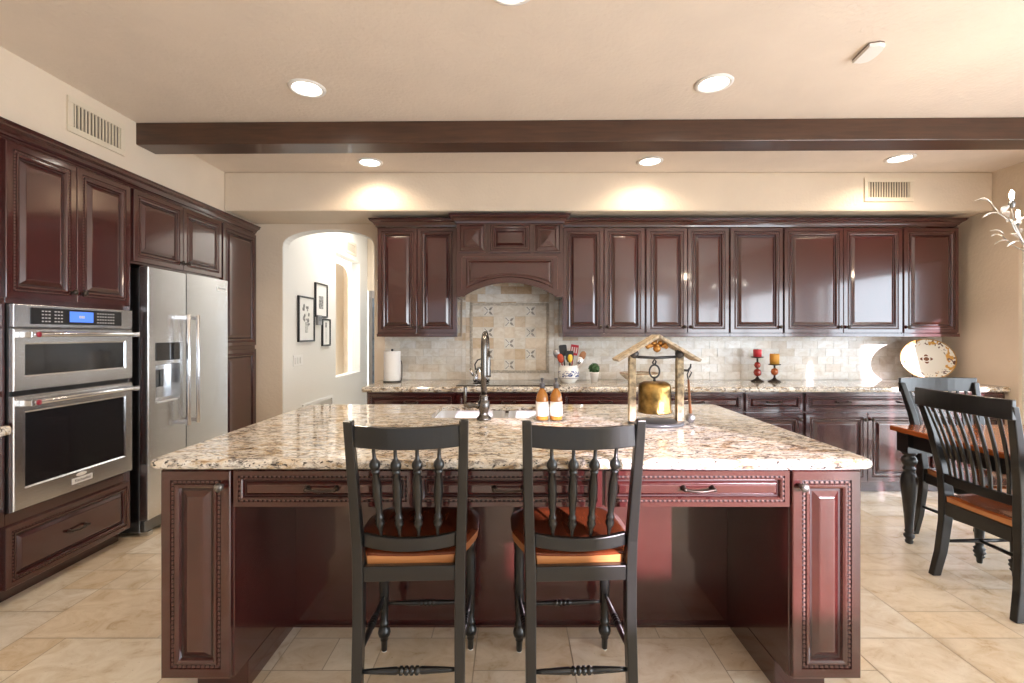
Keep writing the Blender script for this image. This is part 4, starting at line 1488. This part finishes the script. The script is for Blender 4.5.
def candle(x, y, z, r, h_, col, lab):
    t = thing('candle', lab, 'candle', (x, y, z), 0, 'pillar candles on the holders')
    m2 = simple('wax', col, 0.5)
    m2.node_tree.nodes['Principled BSDF'].inputs['Subsurface Weight'].default_value = 0.2
    m2.node_tree.nodes['Principled BSDF'].inputs['Subsurface Radius'].default_value = (0.03, 0.01, 0.005)
    MB().lathe([(0, 0), (r, 0), (r, h_ - 0.004), (r - 0.004, h_), (r * 0.6, h_ - 0.004), (0, h_ - 0.005)], 24).build('wax', m2, t)
    MB().tube([(0, 0, h_ - 0.006), (0.001, 0, h_ + 0.006)], 0.0012, 6).build('wick', M['blackplastic'], t)


candle_holder(2.325, 4.50, 0.232, 'taller candle holder with two red beads', [(0.155, 0.030), (0.085, 0.036)], cg)
candle(2.325, 4.50, CT + 0.2325, 0.036, 0.072, (0.58, 0.035, 0.05), 'red pillar candle on the taller holder')
candle_holder(2.465, 4.46, 0.165, 'shorter candle holder with one orange bead', [(0.095, 0.034)], og)
candle(2.465, 4.46, CT + 0.1655, 0.041, 0.098, (0.72, 0.36, 0.055), 'yellow pillar candle on the shorter holder')

# platter on a plate stand
m_, nt, b = new_mat('platter_paint')
b.inputs['Roughness'].default_value = 0.18
v = mapping(nt, (1 / 0.265, 1, 1 / 0.190))
sep = nt.nodes.new('ShaderNodeSeparateXYZ')
nt.links.new(v, sep.inputs[0])


def math_(op, a, b2=None):
    n_ = nt.nodes.new('ShaderNodeMath')
    n_.operation = op
    for k, s in enumerate((a, b2)):
        if s is None:
            continue
        if isinstance(s, (int, float)):
            n_.inputs[k].default_value = s
        else:
            nt.links.new(s, n_.inputs[k])
    return n_.outputs[0]


rad = math_('SQRT', math_('ADD', math_('MULTIPLY', sep.outputs['X'], sep.outputs['X']), math_('MULTIPLY', sep.outputs['Z'], sep.outputs['Z'])))
th_ = math_('ARCTAN2', sep.outputs['Z'], sep.outputs['X'])
cream = (0.84, 0.80, 0.70)
n1 = noise(nt, mapping(nt, (1, 1, 1)), 17, 2, 0.5, 0.8)
n2 = noise(nt, mapping(nt, (1, 1, 1), (0.3, 0, 0)), 26, 2, 0.5, 1.2)
rimc = mixc(nt, ramp(nt, n1, [(0.54, (0, 0, 0)), (0.60, (1, 1, 1))]), cream, (0.62, 0.32, 0.06))
rimc = mixc(nt, ramp(nt, n2, [(0.58, (0, 0, 0)), (0.62, (1, 1, 1))]), rimc, (0.14, 0.07, 0.05))
inrim = ramp(nt, rad, [(0.0, (0, 0, 0)), (0.70, (0, 0, 0)), (0.72, (1, 1, 1))])
colr = mixc(nt, inrim, cream, rimc)
edge = ramp(nt, rad, [(0.0, (0, 0, 0)), (0.95, (0, 0, 0)), (0.97, (1, 1, 1))])
colr = mixc(nt, edge, colr, (0.50, 0.27, 0.07))
# eight-petal rosette in the middle
pet = math_('MULTIPLY', math_('ADD', math_('ABSOLUTE', math_('COSINE', math_('MULTIPLY', th_, 2.0))), 0.35), 0.17)
ros = math_('LESS_THAN', rad, pet)
hole = math_('GREATER_THAN', math_('ABSOLUTE', math_('SUBTRACT', rad, 0.12)), 0.022)
colr = mixc(nt, math_('MULTIPLY', ros, hole), colr, (0.20, 0.085, 0.045))
nt.links.new(colr, b.inputs['Base Color'])
t = thing('oval_platter', 'large oval cream platter with brown floral rim on the right counter', 'platter', (3.905, 4.47, 1.1355), 0)
t.rotation_euler = (R(-10), 0, 0)
ls = []
for k_, y in ((0.6, 0.012), (0.75, 0.008), (0.97, -0.012), (1.0, -0.015), (1.0, -0.018), (0.96, -0.016), (0.74, 0.002), (0.68, 0.006)):
    ls.append([(0.265 * k_ * math.cos(2 * PI * i / 56), y, 0.190 * k_ * math.sin(2 * PI * i / 56)) for i in range(56)])
MB().loops(ls, smooth=True).build('dish', m_, t)
t = on_counter('plate_stand', 'dark wire stand holding up the oval platter', 'plate stand', 3.905, 4.47)
for s in (-1, 1):
    MB().tube([(s * 0.08, -0.085, 0.03), (s * 0.08, -0.08, 0.006), (s * 0.08, -0.02, 0.005), (s * 0.08, 0.07, 0.005), (s * 0.08, 0.068, 0.10), (s * 0.07, 0.075, 0.25)], 0.0045, 8).build('side_wire', iron, t)
MB().tube([(-0.08, 0.068, 0.10), (0.08, 0.068, 0.10)], 0.004, 8).build('cross_wire', iron, t)

# ------------------------------------------------------------------ counter stools
SPIN = [(0.004, 0.0), (0.0055, 0.02), (0.007, 0.03), (0.0125, 0.045), (0.0135, 0.055), (0.0095, 0.064), (0.0125, 0.070), (0.0115, 0.079), (0.0085, 0.086),
        (0.0105, 0.115), (0.0135, 0.165), (0.0130, 0.20), (0.0092, 0.243), (0.0125, 0.247), (0.0125, 0.252), (0.0085, 0.256), (0.0135, 0.262), (0.0165, 0.271), (0.0150, 0.283), (0.009, 0.293), (0.0055, 0.300), (0.005, 0.335)]


def along(p0, p1):
    d_ = Vector(p1) - Vector(p0)
    return Matrix.Translation(p0) @ d_.to_track_quat('Z', 'Y').to_matrix().to_4x4(), d_.length


def stretcher(parent, p0, p1, r=0.0105):
    m2, L_ = along(p0, p1)
    c0 = L_ / 2
    prof = [(r * 0.6, 0), (r * 0.75, L_ * 0.08), (r * 1.1, L_ * 0.36)]
    for k in (-1.5, -0.5, 0.5, 1.5):
        z = c0 + k * 0.018
        prof += [(r * 0.85, z - 0.008), (r * 1.3, z - 0.004), (r * 1.3, z + 0.004), (r * 0.85, z + 0.008)]
    prof += [(r * 1.1, L_ * 0.64), (r * 0.75, L_ * 0.92), (r * 0.6, L_)]
    return MB().lathe(prof, 12, m2).build('stretcher', M['black'], parent)


def curved_rail(x0, x1, y, z0, z1, bow, thick, n=12, sag=0.0):
    """rail bowed backwards (towards -y) in the middle; sag lowers the middle"""
    ls = []
    for i in range(n + 1):
        u = -1 + 2 * i / n
        x = x0 + (x1 - x0) * i / n
        yy = y - bow * (1 - u * u)
        s = sag * (1 - u * u)
        ls.append([(x, yy - thick / 2, z0 - s), (x, yy + thick / 2, z0 - s), (x, yy + thick / 2, z1 - s), (x, yy - thick / 2, z1 - s)])
    return MB().loops(ls)


def make_stool(loc, rotz, label):
    t = thing('bar_stool', label, 'bar stool', loc, rotz, 'black stools at the island')
    # rear legs run up into the back posts
    for s in (-1, 1):
        pts = [(s * 0.176, -0.262, 0.001), (s * 0.173, -0.240, 0.18), (s * 0.172, -0.222, 0.40), (s * 0.173, -0.218, 0.56), (s * 0.176, -0.222, 0.66), (s * 0.183, -0.245, 0.84), (s * 0.190, -0.284, 1.084)]
        MB().bar(pts, [0.034, 0.034, 0.036, 0.037, 0.035, 0.033, 0.031], [0.036, 0.040, 0.044, 0.046, 0.042, 0.036, 0.028]).build('back_post', M['black'], t, bevel=0.004)
        # front legs, turned
        prof = [(0.010, 0.001), (0.012, 0.004), (0.0135, 0.045), (0.017, 0.05), (0.014, 0.056), (0.024, 0.068), (0.027, 0.082), (0.024, 0.098), (0.014, 0.108), (0.021, 0.116), (0.019, 0.126),
                (0.015, 0.134), (0.018, 0.18), (0.021, 0.26), (0.023, 0.40), (0.020, 0.44), (0.024, 0.45), (0.024, 0.47), (0.020, 0.48), (0.022, 0.565)]
        lg = MB().lathe(prof, 16, T(s * 0.186, 0.205, 0)).build('front_leg', M['black'], t)
        MB().lathe([(0, 0.0), (0.011, 0.0), (0.011, 0.003), (0, 0.003)], 12, T(s * 0.186, 0.205, -0.002)).build('glide', M['white'], lg)
        stretcher(t, (s * 0.172, -0.215, 0.27), (s * 0.186, 0.188, 0.24))
    stretcher(t, (-0.155, -0.236, 0.222), (0.155, -0.236, 0.222), 0.0115)
    stretcher(t, (-0.168, 0.205, 0.205), (0.168, 0.205, 0.205))
    MB().box(-0.155, 0.155, -0.238, -0.212, 0.526, 0.578).build('rear_apron', M['black'], t, bevel=0.004)
    # lower apron ring under the seat
    mb = MB().box(-0.18, -0.16, -0.19, 0.19, 0.535, 0.568).box(0.16, 0.18, -0.19, 0.19, 0.535, 0.568).box(-0.16, 0.16, 0.18, 0.20, 0.535, 0.568)
    mb.build('seat_apron', M['black'], t, bevel=0.003)
    # saddle seat
    nx_, ny_ = 14, 14
    top, bot = [], []

    def half(v):  # half width along depth v 0 rear .. 1 front
        return 0.150 + 0.078 * min(1, v * 2.2) ** 0.8 - 0.055 * max(0, (v - 0.72) / 0.28) ** 2.2
    vs, fs = [], []
    for j in range(ny_ + 1):
        v_ = j / ny_
        y = -0.208 + 0.455 * v_
        for i in range(nx_ + 1):
            u = -1 + 2 * i / nx_
            x = half(v_) * u
            dip = -0.014 * max(0, 1 - u * u) * max(0, 1 - (2 * v_ - 0.85) ** 2) * (1.2 - abs(u) * 0.2)
            yy = y + (0.0 if v_ < 0.7 else 0.02 * (1 - u * u) * (v_ - 0.7) / 0.3)
            e = 0.006 if (abs(u) > 0.99 or j in (0, ny_)) else 0.0
            vs.append((x, yy, 0.609 + dip - e))
    N = len(vs)
    for j in range(ny_ + 1):
        for i in range(nx_ + 1):
            x, y, z = vs[j * (nx_ + 1) + i]
            vs.append((x * 0.98, y, 0.571))
    idx = lambda i, j: j * (nx_ + 1) + i
    for j in range(ny_):
        for i in range(nx_):
            fs.append((idx(i, j), idx(i + 1, j), idx(i + 1, j + 1), idx(i, j + 1)))
            fs.append((N + idx(i, j), N + idx(i, j + 1), N + idx(i + 1, j + 1), N + idx(i + 1, j)))
    for i in range(nx_):
        fs.append((idx(i, 0), N + idx(i, 0), N + idx(i + 1, 0), idx(i + 1, 0)))
        fs.append((idx(i, ny_), idx(i + 1, ny_), N + idx(i + 1, ny_), N + idx(i, ny_)))
    for j in range(ny_):
        fs.append((idx(0, j), idx(0, j + 1), N + idx(0, j + 1), N + idx(0, j)))
        fs.append((idx(nx_, j), N + idx(nx_, j), N + idx(nx_, j + 1), idx(nx_, j + 1)))
    so = MB().add(vs, fs).build('seat', [M['stoolseat'], M['seatrim']], t)
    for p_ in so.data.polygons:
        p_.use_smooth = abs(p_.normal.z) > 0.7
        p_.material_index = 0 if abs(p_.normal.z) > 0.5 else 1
    curved_rail(-0.158, 0.158, -0.214, 0.640, 0.685, 0.018, 0.022, sag=0.012).build('lower_rail', M['black'], t, bevel=0.004)
    curved_rail(-0.176, 0.176, -0.272, 0.994, 1.068, 0.022, 0.020, sag=0.006).build('crest_rail', M['black'], t, bevel=0.004)
    for k in range(4):
        u = (k - 1.5) / 1.5
        p0 = (0.096 * u + 0.0, -0.216 - 0.018 * (1 - (0.6 * u) ** 2), 0.678)
        p1 = (0.108 * u, -0.272 - 0.022 * (1 - (0.6 * u) ** 2), 0.992)
        m2, L_ = along(p0, p1)
        MB().lathe([(r * 1.15, z * L_ / 0.335) for r, z in SPIN], 14, m2).build('spindle', M['black'], t)
    return t


s1 = make_stool((-0.359, 1.855, 0.001), 2.0, 'black counter stool on the left, spindle back, before the island')
s2 = dup(s1, (0.226, 1.855, 0.001), 2.5, 'black counter stool on the right, in front of the soap bottles')

# ------------------------------------------------------------------ dining table and chairs
tb = thing('dining_table', 'dining table with brown wood top and black turned legs', 'table', (3.06, 2.19, 0))
mb = MB().loops([rrect(-0.54, 0.54, -1.0, 1.0, 0.03, z) if i == 0 else rrect(-0.54 + d_, 0.54 - d_, -1.0 + d_, 1.0 - d_, 0.03, z)
                 for i, (d_, z) in enumerate(((0.012, 0.732), (0.0, 0.740), (0.0, 0.755), (0.006, 0.762)))])
mb.build('tabletop', M['seat'], tb)
mb = MB().box(-0.44, 0.44, -0.93, -0.905, 0.63, 0.731).box(-0.44, 0.44, 0.905, 0.93, 0.63, 0.731)
mb.box(-0.47, -0.445, -0.905, 0.905, 0.63, 0.731).box(0.445, 0.47, -0.905, 0.905, 0.63, 0.731)
mb.build('apron', M['black'], tb, bevel=0.003)
prof = [(0.016, 0.001), (0.020, 0.004), (0.024, 0.018), (0.018, 0.028), (0.030, 0.045), (0.031, 0.058), (0.020, 0.070), (0.027, 0.080), (0.022, 0.092), (0.026, 0.16), (0.036, 0.27),
        (0.046, 0.38), (0.047, 0.42), (0.038, 0.455), (0.026, 0.475), (0.036, 0.485), (0.036, 0.495), (0.027, 0.505), (0.040, 0.525), (0.045, 0.545), (0.038, 0.565), (0.028, 0.575),
        (0.041, 0.588), (0.041, 0.598), (0.0, 0.60)]
for sx in (-1, 1):
    for sy in (-1, 1):
        mb = MB().lathe(prof, 20)
        mb.box(-0.045, 0.045, -0.045, 0.045, 0.60, 0.7315)
        mb.build('leg', M['black'], tb, loc=(sx * 0.46, sy * 0.92, 0))


def make_dining_chair(loc, rotz, label):
    t = thing('dining_chair', label, 'chair', loc, rotz, 'black slat back chairs at the dining table')
    for s in (-1, 1):
        pts = [(s * 0.222, -0.232, 0.001), (s * 0.212, -0.205, 0.14), (s * 0.203, -0.188, 0.32), (s * 0.200, -0.186, 0.46), (s * 0.206, -0.196, 0.60), (s * 0.228, -0.236, 0.82), (s * 0.256, -0.292, 1.03)]
        MB().bar(pts, [0.036, 0.038, 0.04, 0.044, 0.042, 0.040, 0.036], [0.046, 0.050, 0.054, 0.058, 0.05, 0.042, 0.03]).build('back_post', M['black'], t, bevel=0.005)
        prof = [(0.012, 0.001), (0.014, 0.006), (0.016, 0.03), (0.026, 0.042), (0.020, 0.052), (0.031, 0.066), (0.024, 0.078), (0.030, 0.09), (0.018, 0.102), (0.021, 0.12), (0.026, 0.25), (0.030, 0.37), (0.030, 0.418)]
        MB().lathe(prof, 16, T(s * 0.190, 0.195, 0)).build('front_leg', M['black'], t)
        MB().tube([(s * 0.203, -0.185, 0.20), (s * 0.197, 0.0, 0.205), (s * 0.190, 0.180, 0.21)], [0.008, 0.011, 0.008], 10).build('side_stretcher', M['black'], t)
    MB().tube([(-0.19, 0.0, 0.205), (0.0, 0.0, 0.205), (0.19, 0.0, 0.205)], [0.008, 0.011, 0.008], 10).build('cross_stretcher', M['black'], t)
    mb = MB().box(-0.178, 0.178, -0.212, -0.175, 0.355, 0.43).box(-0.215, -0.19, -0.15, 0.19, 0.37, 0.43).box(0.19, 0.215, -0.15, 0.19, 0.37, 0.43).box(-0.19, 0.19, 0.185, 0.21, 0.37, 0.43)
    mb.build('seat_frame', M['black'], t, bevel=0.004)
    n_ = 12
    ls_t = []
    vs, fs = [], []
    for j in range(n_ + 1):
        v_ = j / n_
        y = -0.206 + 0.449 * v_
        hw_ = 0.176 + 0.058 * min(1, v_ * 1.8) ** 0.7 - 0.05 * max(0, (v_ - 0.75) / 0.25) ** 2
        for i in range(n_ + 1):
            u = -1 + 2 * i / n_
            dip = -0.016 * (1 - u * u) * max(0, 1 - (2 * v_ - 0.8) ** 2)
            e = 0.006 if (abs(u) > 0.99 or j in (0, n_)) else 0
            vs.append((hw_ * u, y + (0.02 * (1 - u * u) * max(0, v_ - 0.7) / 0.3), 0.468 + dip - e))
    N = len(vs)
    for (x, y, z) in vs[:N]:
        vs.append((x * 0.98, y, 0.432))
    idx = lambda i, j: j * (n_ + 1) + i
    for j in range(n_):
        for i in range(n_):
            fs.append((idx(i, j), idx(i + 1, j), idx(i + 1, j + 1), idx(i, j + 1)))
            fs.append((N + idx(i, j), N + idx(i, j + 1), N + idx(i + 1, j + 1), N + idx(i + 1, j)))
        fs.append((idx(0, j), idx(0, j + 1), N + idx(0, j + 1), N + idx(0, j)))
        fs.append((idx(n_, j), N + idx(n_, j), N + idx(n_, j + 1), idx(n_, j + 1)))
        fs.append((idx(j, 0), N + idx(j, 0), N + idx(j + 1, 0), idx(j + 1, 0)))
        fs.append((idx(j, n_), idx(j + 1, n_), N + idx(j + 1, n_), N + idx(j, n_)))
    so = MB().add(vs, fs).build('seat', [M['seat'], M['seatrim']], t)
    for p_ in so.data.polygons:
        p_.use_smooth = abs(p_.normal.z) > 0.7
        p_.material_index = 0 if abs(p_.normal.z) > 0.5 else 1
    curved_rail(-0.268, 0.268, -0.296, 0.965, 1.062, 0.035, 0.022).build('crest_rail', M['black'], t, bevel=0.004)
    curved_rail(-0.185, 0.185, -0.199, 0.535, 0.585, 0.020, 0.022).build('lower_rail', M['black'], t, bevel=0.003)
    ns = 9
    for k in range(ns):
        u = -1 + 2 * (k + 0.5) / ns
        x0_, x1_ = 0.172 * u, 0.222 * u
        b0, b1 = 0.020 * (1 - u * u), 0.032 * (1 - u * u)
        pts = []
        for q in range(7):
            f_ = q / 6
            y = -0.196 - b0 + (-0.290 - b1 + 0.196 + b0) * f_ ** 1.35 + 0.005 * math.sin(PI * f_)
            pts.append((x0_ + (x1_ - x0_) * f_, y, 0.58 + 0.389 * f_))
        MB().bar(pts, 0.0175, 0.010).build('slat', M['black'], t, bevel=0.002)
    return t


c1 = make_dining_chair((2.635, 2.480, 0.001), -90, 'nearer black slat back chair on the left side of the dining table')
c2 = dup(c1, (2.985, 3.035, 0.001), 180, 'farther black slat back chair at the far end of the dining table')

# ------------------------------------------------------------------ chandelier
chx, chy = 2.76, 2.30
silver = simple('chandelier_silver', (0.50, 0.49, 0.47), 0.3, 0.9)
crystal = simple('leaf_crystal', (0.88, 0.86, 0.82), 0.12, coat=0.5)
ch = thing('chandelier', 'silver branch chandelier with pale leaf petals above the dining table', 'chandelier', (chx, chy, CH))
MB().lathe([(0, -0.03), (0.02, -0.028), (0.06, -0.012), (0.065, -0.001), (0, -0.001)], 24).build('canopy', silver, ch)
MB().tube([(0, 0, -0.02), (0, 0, -1.02)], 0.006, 8).build('rod', silver, ch)
MB().lathe([(0, -1.08), (0.02, -1.07), (0.035, -1.04), (0.02, -1.01), (0, -1.0)], 16).build('hub', silver, ch)


def leaf(mb, m2, s=1.0):
    L_ = 0.085 * s
    row = [(0, 0.004), (0.25, 0.017), (0.5, 0.022), (0.75, 0.015), (1.0, 0.001)]
    lo = []
    for f_, w_ in row:
        z = 0.012 * math.sin(PI * f_)
        lo.append([(L_ * f_, -w_ * s, z - 0.0015), (L_ * f_, w_ * s, z - 0.0015), (L_ * f_, w_ * s, z + 0.0015), (L_ * f_, -w_ * s, z + 0.0015)])
    mb.loops(lo, M=m2)


for k, a in enumerate((182, 80, 0, 285)):
    ar = MB()
    pts = [(0.02, 0, -1.05), (0.16, 0, -1.09), (0.32, 0, -1.06), (0.44, 0, -0.98), (0.50, 0, -0.90), (0.52, 0, -0.82)]
    ar.tube(pts, [0.007, 0.007, 0.006, 0.006, 0.005, 0.005], 8)
    ar.tube([(0.44, 0, -0.98), (0.53, 0.03, -0.93), (0.60, 0.05, -0.87)], 0.0035, 6)
    ar.tube([(0.50, 0, -0.90), (0.58, -0.03, -0.84), (0.64, -0.04, -0.78)], 0.0035, 6)
    o = ar.build('arm', silver, ch)
    o.rotation_euler = (0, 0, R(a))
    o.scale = (0.68, 0.68, 1)
    lf = MB()
    for px, py, pz, rz, ry in ((0.60, 0.05, -0.87, 20, -10), (0.64, -0.04, -0.78, -20, -5), (0.56, 0.04, -0.90, 70, 10), (0.58, -0.03, -0.84, -60, 5), (0.50, 0.0, -0.90, 100, -20),
                               (0.44, 0, -0.98, -70, 10), (0.62, 0.03, -0.85, 60, -15), (0.36, 0, -1.03, 80, 10)):
        leaf(lf, T(px, py, pz) @ RZ(rz) @ RY(ry))
    lf.build('leaves', crystal, o)
    MB().lathe([(0, -0.02), (0.014, -0.015), (0.02, 0), (0.014, 0.015), (0, 0.02)], 14, T(0.52, 0, -0.80)).build('ball', M['steeldark'], o)
    MB().lathe([(0, 0), (0.010, 0.006), (0.014, 0.024), (0.010, 0.042), (0, 0.05)], 12, T(0.52, 0, -0.782)).build('bulb', M['bulb'], o)
light('chandelier_lamp', 'POINT', (chx - 0.45, chy, CH - 0.66), 6, WARM, shadow_soft_size=0.04)
